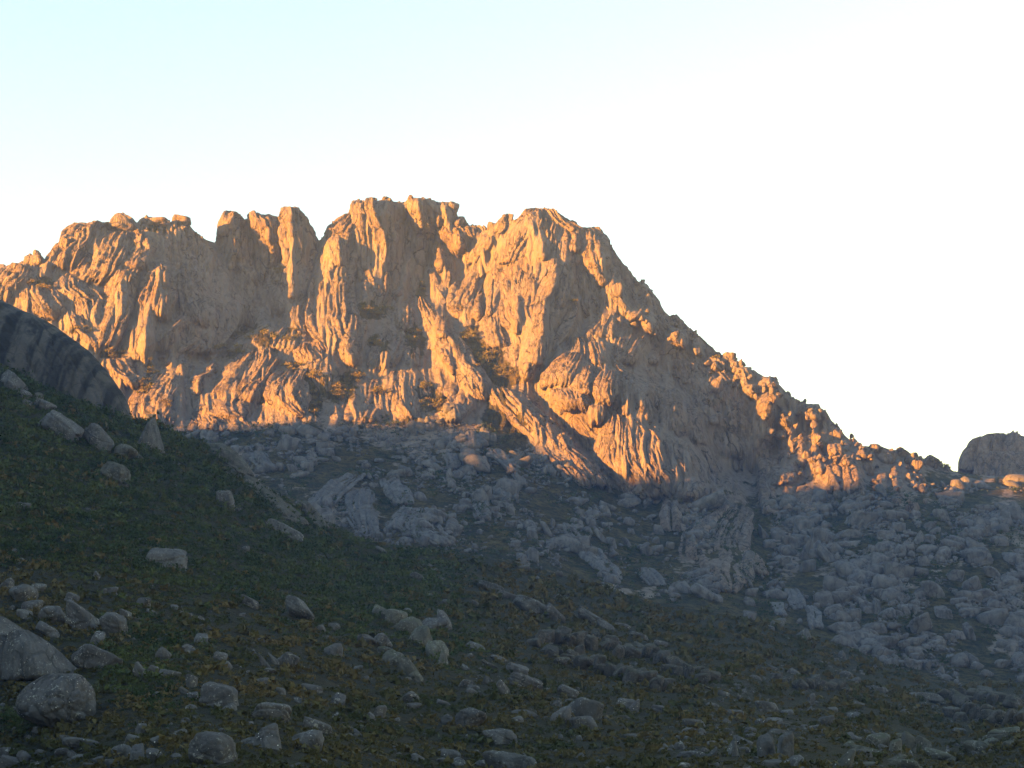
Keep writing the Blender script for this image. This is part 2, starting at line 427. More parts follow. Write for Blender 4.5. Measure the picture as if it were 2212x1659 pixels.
# ---- mountain: one continuous massif, with its buttresses, spires and domes as parts
mountain = link('mountain', bpy.data.meshes.new('mountain'), None, kind='structure', label='jagged fluted granite massif rising above the shaded valley')
def build_massif():
    u = np.concatenate([np.arange(-900, -60, 24.0), np.arange(-60, 2280, 2.4), np.arange(2280, 3200, 24.0)])
    nv = 430
    top = skyline(u); bot = np.maximum(edge(u) + 150, top + 200)
    s = np.linspace(0, 1, nv) ** 1.05
    U = np.repeat(u[None], nv, 0); V = top[None] + (bot - top)[None] * s[:, None]
    D = SURF.smooth(-200, 2400, 380, 1600, 10.0)(U, V) + 1.5
    # rugged relief: columns of rock where it is steep and high, hummocks on the lower slopes
    low = ss(880, 1000, V - np.interp(U, [0, 1000, 1350, 1700, 2212], [10, -10, 120, 110, 60]))
    wx = U + 14 * fbm(np.stack([U / 90, V / 60], -1), 3, 3); wy = V + 25 * fbm(np.stack([U / 70, V / 90], -1), 9, 3)
    f1, f2, rid = worley2(wx / 34, wy / 150, 21)
    g1, g2, rid2 = worley2(wx / 13, wy / 80, 22)
    k1, k2, rid3 = worley2(wx / 6.5, wy / 50, 23)
    col = 9 * (1 - f1) + 6 * rid + 7 * (1 - g1) + 3 * rid2 + 2.6 * (1 - k1)
    hum = 5.5 * fbm(np.stack([U / 60, V / 34], -1), 31, 5) + 2.2 * fbm(np.stack([U / 14, V / 9], -1), 32, 3)
    rel = (1 - low) * (col - 14.5) + low * hum
    rel = rel * ss(0, 14, V - top[None]) + 0
    D = D - rel
    SURF.put(U, V, D)
    V2 = V + (1 - ss(0, 30, V - top[None])) * 3.0 * vnoise(np.stack([U / 7, V * 0 + 2], -1), 5)
    G = pix(U, V2, D)
    # the far side falls away behind the skyline
    back = []
    for dd, dz in ((12, 1.5), (40, 10), (110, 60), (320, 240)):
        g = G[0].copy(); sc = (g[:, 1] + dd) / g[:, 1]
        b = np.stack([g[:, 0] * sc, g[:, 1] + dd, g[:, 2] - dz], -1); back.append(b)
    G = np.concatenate([np.stack(back[::-1]), G]); 
    nr = len(G)
    veg = np.zeros((nr, len(u)))
    vv = V; uu = U
    n1 = fbm(np.stack([uu / 70, vv / 45], -1), 41, 4); n2 = fbm(np.stack([uu / 26, vv / 20], -1), 42, 3)
    v_up = 0.18 + 0.35 * n1 + 0.25 * n2
    v_lo = 0.62 + 0.5 * n1 + 0.35 * n2
    vg = (1 - low) * v_up + low * v_lo
    for (z, x, y, rx, ry, a) in VEG:
        cx, cy = float(zx(z, x)), float(zy(z, y)); k = 1.0 if z == 0 else 0.3418
        vg = vg + a * np.exp(-(((uu - cx) / (rx * k)) ** 2 + ((vv - cy) / (ry * k)) ** 2) * 1.2)
    veg[len(back):] = vg
    me = new_mesh('mountain', G, grid_faces(nr, len(u)))
    attr(me, 'veg', veg)
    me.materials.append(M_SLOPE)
    mountain.data = me

# patches of grass and bushes on the mountain: zone, x, y, half width, half height, strength
VEG = [(1,1700,1020,230,70,.9),(1,1480,1130,60,40,.8),(1,260,680,110,50,.7),(1,700,1130,100,40,.7),(1,900,1330,80,60,.8),(1,950,1230,40,70,.6),(1,1060,1430,60,50,.6),
  (1,1850,1210,60,40,.7),(1,1970,1260,60,60,.8),(1,2150,1350,90,70,.8),(1,1760,620,45,110,.6),(1,1380,1080,50,30,.7),(1,500,970,80,40,.5),(1,1000,330,120,40,.6),
  (2,620,850,90,70,.9),(2,650,1060,70,60,.8),(2,890,1060,70,130,.9),(2,1230,1010,90,70,.9),(2,1340,1170,90,90,1),(2,1450,1270,90,80,1),(2,510,1270,70,50,.8),(2,400,1360,80,70,.8),
  (2,630,1360,60,40,.7),(2,940,1350,70,80,.7),(2,1010,1440,90,60,.8),(2,920,720,40,70,.6),(2,40,600,30,130,.6),(2,1150,840,60,60,.7),(2,1430,1540,100,160,1.2),(2,250,1400,60,200,.5),
  (9,100,250,300,50,.7),(9,600,230,200,60,.5),(9,1500,150,150,50,.5),(9,1150,430,260,80,.6),(9,1850,250,100,40,.3),(9,2090,230,110,110,1.2),(9,1550,560,180,90,.4),(9,1950,850,260,140,.8),
  (0,1250,1130,160,70,.4),(0,1360,1190,80,60,.7),(0,1640,1220,35,60,1.0),(0,1980,1150,70,50,.6),(0,1740,1300,80,30,.8),(0,1900,1290,40,70,.6),(0,2050,1330,60,30,.7),(0,2050,1440,70,60,.8),
  (0,1560,1330,160,50,.6),(0,1800,1360,120,40,.4),(0,2090,1060,60,25,.5)]

# ---- near hillside
def build_hill():
    u = np.concatenate([np.arange(-900, -60, 30.0), np.arange(-60, 2280, 4.0), np.arange(2280, 3200, 30.0)])
    nv = 210
    top = edge(u); bot = np.full_like(u, 1715.0)
    s = np.linspace(0, 1, nv)
    U = np.repeat(u[None], nv, 0); V = top[None] + (bot - top)[None] * s[:, None]
    D = D_HILL(U, V)
    W = pix(U, V, D)
    front = []
    for k in (0.75, 0.45, 0.15, -0.5, -4.0):
        g = W[-1].copy(); d0 = g[:, 1].copy()
        f = np.stack([g[:, 0] * max(k, 0.35) + 0, d0 * k, -1.8 + (g[:, 2] + 1.8) * max(min(k, 1), 0) ** 1.2 - (0 if k > 0 else 1) * 1.0], -1); front.append(f)
    back = []
    for dd, dz in ((10, 2), (40, 14), (110, 45), (220, 85)):
        g = W[0].copy(); sc = (g[:, 1] + dd) / g[:, 1]
        back.append(np.stack([g[:, 0] * sc, g[:, 1] + dd, g[:, 2] - dz], -1))
    G = np.concatenate([np.stack(back[::-1]), W, np.stack(front)])
    veg = np.full(G.shape[:2], 0.85)
    n1 = fbm(np.stack([U / 90, V / 50], -1), 61, 4)
    veg[4:4 + nv] = 0.82 + 0.45 * n1
    me = new_mesh('hillside', G, grid_faces(len(G), len(u)))
    attr(me, 'veg', veg)
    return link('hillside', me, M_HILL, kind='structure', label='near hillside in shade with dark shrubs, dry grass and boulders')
hillside = build_hill()

# ---- the plain far around, and the high ridge beside the valley that shades its lower part
def build_ground():
    g = np.linspace(-4000, 4000, 57)
    X, Y = np.meshgrid(g, g)
    Z = -75 + 10 * fbm(np.stack([X / 900, Y / 900], -1), 71, 3) - 60 * ss(2500, 4000, np.hypot(X, Y))
    me = new_mesh('ground', np.stack([X, Y, Z], -1), grid_faces(57, 57)); attr(me, 'veg', np.full(57 * 57, 0.8))
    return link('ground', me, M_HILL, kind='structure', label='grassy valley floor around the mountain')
build_ground()

# points where the ridge's shadow ends on the mountain (picture x, y)
SHADE_LINE = [(-300, 860), (100, 890), (300, 915), (450, 925), (640, 920), (800, 905), (960, 905), (1068, 935), (1156, 965), (1250, 988), (1332, 1008), (1400, 1012), (1460, 1010), (1100, 1030), (1000, 1040)]
def build_ridge():
    hd = np.array([SUN_DIR[0], SUN_DIR[1]]); hd /= np.linalg.norm(hd); pr = np.array([-hd[1], hd[0]])
    tan = math.tan(SUN_ELEV)
    base = np.array([-100.0, 1450.0]) + hd * 1250.0
    al, ht = [], []
    for (u, v) in SHADE_LINE:
        w = pix(u, v, float(SHADE_D(u, v)))
        rel = w[:2] - base
        al.append(rel @ pr); ht.append(w[2] - (rel @ hd) * tan)
    o = np.argsort(al); al = np.array(al)[o]; ht = np.array(ht)[o]
    a = np.arange(-1900, 1900, 6.0)
    kw_ = np.exp(-((a[:, None] - al[None]) / 20.0) ** 2) + 1e-9 * np.exp(-np.abs(a[:, None] - al[None]) / 100.0)
    h = (kw_ * ht[None]).sum(1) / kw_.sum(1)
    k = np.exp(-(np.arange(-9, 10) / 2.0) ** 2); k /= k.sum()
    h = np.convolve(np.pad(h, 9, mode='edge'), k, mode='valid')
    h = h + 1.5 * fbm(np.stack([a / 45, a * 0], -1), 81, 4)
    end = ss(1900, 1500, np.abs(a)); h = h * end - 60 * (1 - end)
    t = np.concatenate([np.linspace(-1, 0, 26), np.linspace(0, 1, 26)[1:]]) * 520
    A, T = np.meshgrid(a, t, indexing='ij')
    prof = 1 - np.abs(T / 520) ** 0.9
    Z = -70 + (h[:, None] + 70) * prof + np.minimum(np.abs(T) / 60, 1) * 14 * fbm(np.stack([A / 120, T / 120], -1), 82, 4)
    Z = np.where(np.abs(T) > 1, np.minimum(Z, h[:, None] - np.abs(T) * 0.25), Z)
    XY = base + A[..., None] * pr + T[..., None] * hd
    me = new_mesh('ridge', np.concatenate([XY, Z[..., None]], -1), grid_faces(len(a), len(t))); attr(me, 'veg', np.full(A.size, 0.7))
    link('ridge', me, M_HILL, kind='structure', label='high ridge beside the valley that keeps the low sun off it')
# ---------------------------------------------------------------- rock bodies swept along traced outlines
_bseed = [100]
class Surface:
    """the mountain front as built so far: distance over the picture, so that each rock is set on what carries it"""
    def __init__(self, fn, u0, u1, v0, v1, st=4.0):
        self.st = st; self.u0 = u0; self.v0 = v0
        gu, gv = np.meshgrid(np.arange(u0, u1, st), np.arange(v0, v1, st))
        self.g = fn(gu, gv)
    def put(self, U, V, Dp):
        j = np.rint((V - self.v0) / self.st).astype(int); i = np.rint((U - self.u0) / self.st).astype(int)
        ok = (i >= 0) & (j >= 0) & (i < self.g.shape[1]) & (j < self.g.shape[0])
        np.minimum.at(self.g, (j[ok], i[ok]), Dp[ok])
    def smooth(self, u0, u1, v0, v1, rad):
        pad = 3 * rad + 30
        a, b = [int(np.clip((x - self.u0) / self.st, 0, self.g.shape[1] - 2)) for x in (u0 - pad, u1 + pad)]
        c, d = [int(np.clip((y - self.v0) / self.st, 0, self.g.shape[0] - 2)) for y in (v0 - pad, v1 + pad)]
        g = self.g[c:d + 2, a:b + 2]
        n = max(1, int(rad / self.st * 2)); k = np.exp(-(np.arange(-n, n + 1) * self.st / rad) ** 2); k /= k.sum()
        gp = np.pad(g, n, mode='edge')
        gp = np.apply_along_axis(lambda r: np.convolve(r, k, mode='valid'), 1, gp)
        gp = np.apply_along_axis(lambda r: np.convolve(r, k, mode='valid'), 0, gp)
        ua, va, st = self.u0 + a * self.st, self.v0 + c * self.st, self.st
        def f(u, v):
            x = np.clip((np.asarray(u, float) - ua) / st, 0, gp.shape[1] - 1.001); y = np.clip((np.asarray(v, float) - va) / st, 0, gp.shape[0] - 1.001)
            i = x.astype(int); j = y.astype(int); fx = x - i; fy = y - j
            return (gp[j, i] * (1 - fx) + gp[j, i + 1] * fx) * (1 - fy) + (gp[j + 1, i] * (1 - fx) + gp[j + 1, i + 1] * fx) * fy
        return f
SURF = Surface(D_MTN, -200, 2420, 380, 1620)
HSURF = Surface(lambda u, v: D_HILL(u, np.maximum(v, edge(u) + 1)), -200, 2420, 560, 1720)
def rows_resample(rows, z, step):
    Rw = np.array(rows, float)
    Y = zy(z, Rw[:, 0]); L = zx(z, Rw[:, 1]); C = zx(z, Rw[:, 2]); Rr = zx(z, Rw[:, 3])
    mid = (L + Rr) / 2
    ln = np.concatenate([[0], np.cumsum(np.hypot(np.diff(mid), np.diff(Y)))])
    n = max(10, int(ln[-1] / step))
    s = np.linspace(0, ln[-1], n)
    q = [np.interp(s, ln, a) for a in (Y, L, C, Rr)]
    w = max(1, int(n * 0.05)); k = np.hanning(2 * w + 3); k /= k.sum()
    q = [np.convolve(np.pad(a, w + 1, mode='reflect', reflect_type='odd'), k, mode='valid') for a in q]
    return s, q

def body(name, z, rows, mat=None, parent=None, D=None, off=0.0, prot=0.8, a=1.3, b=0.9, fl=(13, 7, 0.30), rough=1.0, back=30.0,
         jag=2.2, top=1.0, step=2.6, props=None, surf=None, closed=False, lump=1.0, foot=0.8, coarse=1.0, hmax=34.0):
    """rows: (y, left, crest, right) down the rock; fl: width of the flutes in px, their length / width, depth / width"""
    _bseed[0] += 1; sd = _bseed[0]
    s, (Y, L, C, Rr) = rows_resample(rows, z, step)
    comp = D is None
    if comp:
        rad = float(np.clip(0.35 * np.median(Rr - L), 8, 40))
        D = (surf or SURF).smooth(L.min(), Rr.max(), Y.min(), Y.max(), rad)
    n = len(s)
    L = L + jag * fbm(np.stack([s / 16, s * 0 + 1], -1), sd, 3) * 1.6; Rr = Rr + jag * fbm(np.stack([s / 16, s * 0 + 5], -1), sd + 1, 3) * 1.6
    Rr = np.maximum(Rr, L + 3); C = np.clip(C, L + 0.12 * (Rr - L), L + 0.88 * (Rr - L))
    wmax = (Rr - L).max(); m = int(np.clip(wmax / step, 10, 260))
    t = np.linspace(0, 1, m); t = 0.6 * t + 0.4 * (0.5 - 0.5 * np.cos(np.pi * t))
    T = np.repeat(t[None], n, 0); S = np.repeat(s[:, None], m, 1)
    U = L[:, None] + (Rr - L)[:, None] * T; V = np.repeat(Y[:, None], m, 1)
    tc = ((C - L) / (Rr - L))[:, None]
    tau = np.where(T < tc, (T - tc) / tc, (T - tc) / (1 - tc))
    h = np.clip(1 - np.abs(tau) ** a, 0, 1) ** b
    dm = float(np.mean(D((L + Rr) / 2, Y))); mpp = dm / F_PX
    hw = (Rr - L) / 2; hw_s = np.convolve(np.pad(hw, 6, mode='edge'), np.ones(13) / 13, mode='valid')
    tl = max(6.0, top * np.median(hw)); tp = np.sqrt(1 - (1 - np.clip(s / tl, 0, 1)) ** 2)
    bl = max(6.0, foot * np.median(hw)); bp = np.sqrt(1 - (1 - np.clip((s[-1] - s) / bl + (0.0 if comp else 0.35), 0, 1)) ** 2)
    # crown of the rock is rounded down towards its sides
    V = V + (1 - tp)[:, None] * 0
    hump = prot * mpp * (hw_s * tp * bp)[:, None] * h
    hump = hmax * np.tanh(hump / hmax)
    Dv = D(U, V) * 0.5 + D((L + Rr)[:, None] / 2 + 0 * U, V) * 0.5
    if comp:
        lift = off * np.clip(h * 2.5, 0, 1) * (tp * bp)[:, None] + 3.0 * mpp
    else:
        lift = off
    G = pix(U, V, Dv + lift - hump)
    N = normals_of(G)
    if np.sum(N[..., 1]) > 0:
        N = -N
    fw, fa, fd = fl
    nf = wmax / fw
    warp = fbm(np.stack([T * nf * 0.25, S / 60], -1), sd + 3, 3)
    x1 = T * nf * (0.55 + 0.45 * ((Rr - L) / wmax)[:, None]) + 0.9 * warp; y1 = S / (fw * fa) + 0.6 * warp
    f1, f2, rid = worley2(x1, y1, sd)
    g1, g2, rid2 = worley2(x1 * 2.3 + 3, y1 * 2.6, sd + 9)
    def ribs(p1, p2, pr):
        return 0.9 * (1 - p1) + 0.45 * np.minimum((p2 - p1) / 0.35, 1) ** 0.7 + 0.5 * pr
    disp = fd * fw * mpp * (1.35 * ribs(f1, f2, rid) + 0.6 * ribs(g1, g2, rid2))
    if wmax > 55 and fw < 20:
        w1 = 0.9 * fbm(np.stack([T * 4, S / 90], -1), sd + 13, 3)
        q1, q2, rid3 = worley2(x1 / 3.2 + w1, y1 / 1.6 + w1, sd + 12)
        disp = disp + fd * fw * mpp * 1.9 * coarse * (ribs(q1, q2, rid3) + 0.25 * rid3)
    P3 = G / (mpp * 60)
    disp = disp + lump * mpp * 5.0 * fbm(P3 * np.array([1, 1, .6]), sd + 5, 4) + rough * mpp * 1.3 * fbm(P3 * 7.0, sd + 6, 3)
    edge_f = np.clip(np.minimum(np.minimum(T, 1 - T) / 0.05, (S + 1) / 9.0), 0.2, 1)
    disp = disp - 0.85 * disp.mean()
    G = G + N * (disp * edge_f)[..., None]
    if comp:
        (surf or SURF).put(U, V, G[..., 1])
    # sides, crown and foot go back into the mountain
    cent = G.mean((0, 1))
    def skirt(P, dd, shrink):
        sc = (P[..., 1] + dd) / P[..., 1]
        Q = np.stack([P[..., 0] * sc, P[..., 1] + dd, P[..., 2] * sc], -1)
        return Q + (cent - P) * np.array([1, 0, 1]) * shrink
    if closed:
        bk = np.mean(hw) * mpp * 1.3
        rings = [(0.45 * bk, 0.03), (1.0 * bk, 0.12), (1.5 * bk, 0.35), (1.8 * bk, 0.9)]
    else:
        rings = [(back * 0.3, 0.0), (back, 0.04)]
    rows_ = G
    for dd, sh in rings:
        tp_, bt_ = skirt(rows_[:1] if dd == rings[0][0] else G[:1], dd, sh), skirt(G[-1:], dd, sh)
        rows_ = np.concatenate([tp_, rows_, bt_])
    nk = len(rings)
    left = np.repeat(rows_[:, :1], nk, 1).copy(); right = np.repeat(rows_[:, -1:], nk, 1).copy()
    inner = slice(nk, len(rows_) - nk)
    for k, (dd, sh) in enumerate(rings):
        left[inner, nk - 1 - k] = skirt(rows_[inner, 0], dd, sh); right[inner, k] = skirt(rows_[inner, -1], dd, sh)
    Gf = np.concatenate([left, rows_, right], 1)
    me = new_mesh(name, Gf, grid_faces(Gf.shape[0], Gf.shape[1])[:, ::-1])
    ob = link(name, me, mat or M_ROCK, parent if parent is not None else (None if props else mountain))
    if props:
        for k, v in props.items():
            ob[k] = v
    return ob
# ---------------------------------------------------------------- parts of the mountain, traced (y, left, crest, right)
def B(name, z, rows, **kw):
    kw['prot'] = kw.get('prot', .8) * 1.6
    if 'D' not in kw:
        fw, fa, fd = kw.get('fl', (13, 7, .3))
        if fw <= 16:
            kw['fl'] = (fw * .82, fa * 2.0, fd * 1.4)
        kw['step'] = min(kw.get('step', 2.6), 1.9); kw['rough'] = kw.get('rough', 1.0) * 1.5; kw['lump'] = kw.get('lump', 1.0)
    return body(name, z, rows, **kw)
# left massif
B('buttress', 1, [(300,560,930,1180),(360,500,960,1235),(430,420,960,1330),(560,360,960,1400),(700,250,1070,1480),(850,200,1090,1540),(1000,250,1060,1480),(1120,300,950,1350)], off=1.8, prot=0.28, a=1.3, fl=(26,5,.25), back=60, lump=1.5)
B('rock_face', 1, [(355,640,760,860),(420,560,720,900),(520,480,700,930),(600,430,680,900),(680,380,600,760)], prot=.35, off=-1.76, fl=(14,5,.42))
B('rock_face', 1, [(400,840,900,960),(460,860,930,1000),(540,800,900,940),(600,760,850,930)], prot=.6, off=-3.52, fl=(12,5,.4))
B('fluted_buttress', 1, [(545,880,1000,1075),(620,895,1030,1085),(700,850,1040,1112),(780,830,1040,1104),(870,820,1030,1092),(915,850,1030,1080)], prot=.75, off=-3.08, a=1.8, fl=(9,14,.55))
B('fluted_buttress', 1, [(590,720,800,890),(700,670,800,860),(800,662,790,836),(900,620,750,806),(1000,570,710,775),(1095,535,670,722)], prot=.75, off=-3.08, a=1.8, fl=(9,14,.5))
B('rock_slab', 1, [(890,880,930,960),(960,820,940,988),(1050,795,920,982),(1120,808,890,935),(1190,840,880,910)], prot=.8, off=-3.96, fl=(30,6,.12))
B('rock_slab', 1, [(650,330,420,520),(720,300,420,560),(800,420,540,660),(880,430,560,660),(960,440,540,620)], prot=.5, off=-1.32, fl=(10,8,.4))
B('rock_slab', 1, [(690,100,220,330),(760,70,230,400),(840,140,290,420),(900,260,350,420)], prot=.5, off=-1.32, fl=(9,9,.42))
B('rock_slab', 1, [(580,0,140,300),(640,-60,120,330),(720,-100,60,150),(800,-120,30,120)], prot=.5, off=-0.88, fl=(12,8,.4))
B('rock_slab', 1, [(880,400,460,500),(940,400,480,560),(1010,450,520,580),(1080,540,580,640)], prot=.6, off=-2.2, fl=(9,9,.42))
B('rock_face', 1, [(300,470,620,700),(350,400,540,640),(430,370,480,600),(500,300,430,560),(580,260,380,520)], prot=.4, off=-0.44, fl=(14,5,.42))
for rws in ([(872,1190,1205,1225),(920,1120,1150,1215),(980,1040,1080,1150),(1030,1000,1030,1080),(1060,985,1000,1020)],
            [(990,1070,1100,1120),(1060,1040,1080,1100),(1120,1020,1040,1070),(1160,1000,1015,1030)],
            [(1040,1220,1232,1245),(1090,1140,1165,1200),(1140,1080,1110,1150),(1200,1040,1060,1090)],
            [(1060,910,950,975),(1110,905,930,960),(1160,905,920,950),(1200,915,925,940)],
            [(990,1292,1300,1310),(1020,1290,1300,1312),(1055,1280,1296,1310)],
            [(1060,1250,1270,1290),(1090,1230,1245,1260),(1120,1180,1195,1215),(1180,1130,1160,1190),(1250,1110,1150,1180),(1290,1110,1140,1170)],
            [(1090,1310,1320,1335),(1130,1305,1322,1340),(1160,1330,1345,1360)],
            [(1170,1320,1340,1420),(1230,1260,1330,1400),(1290,1190,1260,1320),(1350,1190,1250,1290),(1400,1195,1240,1280)],
            [(1200,1190,1210,1230),(1240,1180,1200,1215),(1280,1185,1195,1205)]):
    B('rock_rib', 1, rws, prot=1.2, off=-2.2, a=1.2, fl=(10,4,.4), step=1.8)
B('rock_face', 1, [(1160,640,720,800),(1210,640,740,850),(1270,690,780,860),(1330,760,830,960)], prot=.5, off=-2.2, fl=(12,7,.35))
B('rock_face', 1, [(1250,960,1080,1180),(1330,880,1050,1190),(1420,800,1000,1180),(1510,800,1000,1140),(1600,850,980,1090)], prot=.4, off=-1.32, fl=(14,9,.22))
B('rock_face', 1, [(1390,1200,1225,1250),(1480,1210,1330,1400),(1560,1190,1350,1620),(1620,1170,1400,1700)], prot=.25, off=0, fl=(20,4,.25))
B('rock_slab', 1, [(600,1120,1180,1230),(700,1080,1210,1290),(800,1090,1230,1340),(900,1130,1250,1370),(960,1200,1290,1380)], prot=.6, off=0, fl=(13,9,.38))
B('rock_slab', 1, [(620,1400,1500,1620),(700,1340,1500,1690),(800,1350,1520,1740),(900,1480,1600,1770),(950,1520,1620,1740)], prot=.4, off=0, fl=(11,12,.42))
# twin spires
B('spire', 1, [(232,1440,1466,1490),(290,1402,1460,1545),(400,1367,1490,1575),(500,1350,1500,1600),(580,1400,1520,1605),(650,1480,1570,1625),(695,1540,1590,1640)], prot=.85, fl=(13,7,.42), off=-0.88, back=50)
B('rock_rib', 1, [(390,1478,1490,1505),(460,1460,1485,1510),(540,1440,1470,1500),(610,1430,1455,1480)], prot=1.1, off=-5.72, fl=(9,6,.4), step=1.8)
B('spire', 1, [(244,1573,1590,1612),(300,1572,1660,1755),(400,1590,1700,1790),(450,1608,1700,1800),(560,1620,1685,1770),(640,1640,1675,1730),(695,1670,1687,1704)], prot=.95, fl=(13,6,.4), off=-1.32, back=50)
B('spire', 1, [(206,1774,1815,1880),(260,1768,1822,1907),(330,1758,1834,1952),(400,1765,1826,1992),(480,1786,1828,2012),(560,1780,1820,2006),(640,1700,1845,1992),(740,1680,1850,1964),(810,1690,1835,1930),(880,1730,1800,1900)], prot=.95, a=1.2, fl=(14,6,.4), off=-2.2, back=50)
B('rock_rib', 1, [(560,1840,1850,1862),(640,1830,1850,1870),(720,1820,1845,1868),(780,1815,1835,1855)], prot=1.2, off=-6.6, fl=(8,6,.4), step=1.8)
B('rock_face', 1, [(690,1680,1740,1800),(760,1680,1750,1830),(840,1720,1780,1850),(890,1750,1800,1840)], prot=.6, off=-3.52, fl=(8,9,.5))
B('rock_face', 1, [(820,1800,1850,1950),(900,1780,1860,1950),(970,1820,1880,1950),(1010,1870,1900,1940)], prot=.6, off=-3.52, fl=(10,8,.35))
# grassy hump and the fluted domes under it
B('rock_hump', 1, [(915,1660,1680,1710),(960,1640,1690,1880),(1030,1500,1680,1960),(1110,1430,1660,1980)], prot=.5, off=-2.2, fl=(14,2,.3), mat=M_SLOPE)
B('fluted_dome', 1, [(1090,1540,1640,1700),(1180,1450,1660,1765),(1260,1350,1620,1765),(1340,1285,1590,1725),(1400,1252,1560,1670),(1440,1250,1540,1640)], prot=.6, off=-3.96, fl=(10,11,.42))
B('rock_slab', 1, [(1410,1250,1420,1570),(1460,1250,1420,1580),(1510,1275,1440,1575),(1535,1400,1480,1560)], prot=.3, off=-4.4, fl=(30,3,.1), rough=.6)
B('fluted_dome', 1, [(1225,1780,1850,1930),(1320,1680,1840,1955),(1400,1652,1850,1955),(1470,1750,1890,1948),(1535,1880,1922,1942)], prot=.65, off=-3.52, fl=(10,11,.42))
B('fluted_dome', 1, [(1060,1880,1940,2010),(1120,1850,1960,2080),(1190,1880,1990,2120)], prot=.5, off=-3.52, fl=(10,7,.42))
B('fluted_dome', 1, [(1170,1960,2040,2130),(1230,1930,2040,2160),(1300,1960,2050,2140),(1370,2000,2060,2120)], prot=.5, off=-3.08, fl=(10,7,.42))
# central summit
B('buttress', 2, [(243,462,490,540),(330,330,450,560),(420,290,430,560),(520,268,440,520),(640,240,430,500),(760,222,420,500),(880,215,420,520),(960,210,400,520),(1060,280,420,500),(1140,330,430,480)], prot=.72, a=1.5, fl=(14,8,.42), off=-1.32, back=60)
B('rock_face', 2, [(390,330,380,440),(450,330,400,450),(520,340,410,445),(580,350,410,440)], prot=.7, off=-6.16, fl=(9,6,.42))
B('buttress', 2, [(163,480,610,700),(250,480,650,740),(330,488,655,770),(400,490,655,800),(480,480,650,815),(560,480,650,825),(620,500,620,810),(700,530,605,790),(780,545,590,760),(835,560,585,720)], prot=.9, a=1.15, fl=(14,7,.42), off=-2.64, back=60)
B('pinnacle', 2, [(137,686,700,712),(165,676,705,745),(210,670,705,760),(250,690,710,740)], prot=.9, off=0, fl=(16,4,.3))
B('buttress', 2, [(147,836,900,975),(200,822,905,1006),(260,848,925,1012),(320,858,935,1004),(390,878,925,985)], prot=.85, fl=(14,6,.38), off=-1.76, back=50)
B('crag', 2, [(172,1036,1056,1115),(220,1012,1040,1142),(290,1000,1030,1165),(340,1000,1022,1150)], prot=.7, a=1.2, fl=(24,4,.2), off=-0.44, back=50)
B('pinnacle', 2, [(262,1160,1180,1195),(290,1120,1165,1210),(330,1090,1150,1222)], prot=.7, fl=(18,3,.3), off=-1.76)
B('rock_face', 2, [(320,1020,1090,1200),(350,1030,1150,1330),(420,1080,1180,1330),(500,1120,1210,1300)], prot=.35, off=-0.88, fl=(12,4,.42))
B('rock_face', 2, [(240,700,740,800),(330,720,770,850),(430,740,800,880),(560,730,800,870),(700,690,770,830),(800,660,730,800)], prot=.3, off=2.4, fl=(20,7,.2))
for rws in ([(390,885,905,960),(440,868,900,970),(520,862,900,960),(580,890,925,965),(615,910,935,960)],
            [(420,1012,1026,1045),(480,1000,1040,1064),(560,985,1060,1142),(605,982,1060,1150)],
            [(508,830,846,858),(600,808,834,885),(700,788,815,860),(765,735,762,810)],
            [(560,880,905,930),(640,870,895,935),(720,860,885,925),(770,850,868,890)],
            [(370,1130,1160,1180),(420,1120,1170,1200),(480,1130,1170,1210)],
            [(600,940,990,1020),(660,960,1010,1060),(720,980,1030,1080),(790,1030,1060,1095)],
            [(600,1040,1090,1150),(660,1050,1110,1150),(720,1060,1090,1110)],
            [(665,1130,1150,1175),(720,1095,1125,1160),(790,1085,1105,1130),(850,1085,1100,1120)]):
    B('rock_rib', 2, rws, prot=1.05, off=-2.64, a=1.2, fl=(9,6,.42), step=1.9)
B('buttress', 2, [(245,1446,1461,1476),(300,1402,1455,1505),(380,1330,1430,1475),(460,1306,1395,1435),(540,1280,1340,1400),(600,1240,1305,1350),(680,1196,1270,1325),(760,1150,1262,1315),(830,1110,1285,1312),(900,1130,1270,1300)], prot=.85, a=1.2, fl=(12,5,.45), off=-2.2, back=40)
B('rock_face', 2, [(375,1310,1350,1400),(430,1300,1350,1400),(500,1240,1290,1360),(560,1210,1260,1310)], prot=.6, off=-4.84, fl=(10,4,.45))
B('pillar', 2, [(745,828,845,862),(800,750,800,884),(860,720,820,892),(920,738,825,868),(985,760,825,862)], prot=.95, off=-3.52, fl=(11,10,.35))
B('rock_slab', 2, [(765,898,915,932),(830,902,965,1012),(900,918,1015,1094),(960,958,1070,1116),(1040,1000,1115,1192),(1120,1018,1160,1244),(1200,1056,1210,1266),(1250,1136,1235,1304),(1320,1170,1270,1352),(1380,1230,1300,1342),(1425,1280,1312,1328)], prot=.85, off=-4.4, fl=(12,10,.35))
B('pillar', 2, [(882,1040,1060,1080),(920,1012,1060,1104),(980,1010,1060,1108),(1030,1020,1060,1100)], prot=.8, off=-7.48, fl=(8,8,.45), step=1.9)
B('rock_rib', 2, [(1090,1020,1045,1080),(1150,1040,1080,1110),(1220,1090,1120,1140),(1265,1120,1130,1142)], prot=.9, off=-5.72, fl=(12,6,.3), step=1.9)
B('fluted_cone', 2, [(968,700,720,752),(1030,655,725,795),(1100,615,705,800),(1160,588,690,790),(1230,590,680,730)], prot=.75, off=-3.08, fl=(10,8,.42))
B('fluted_cone', 2, [(1080,790,830,900),(1140,790,840,920),(1210,800,850,930)], prot=.6, off=-2.64, fl=(9,8,.42))
B('fluted_cone', 2, [(1228,760,780,802),(1300,708,775,845),(1380,688,790,892),(1460,688,805,912),(1545,780,845,902)], prot=.65, off=-3.08, fl=(10,11,.40))
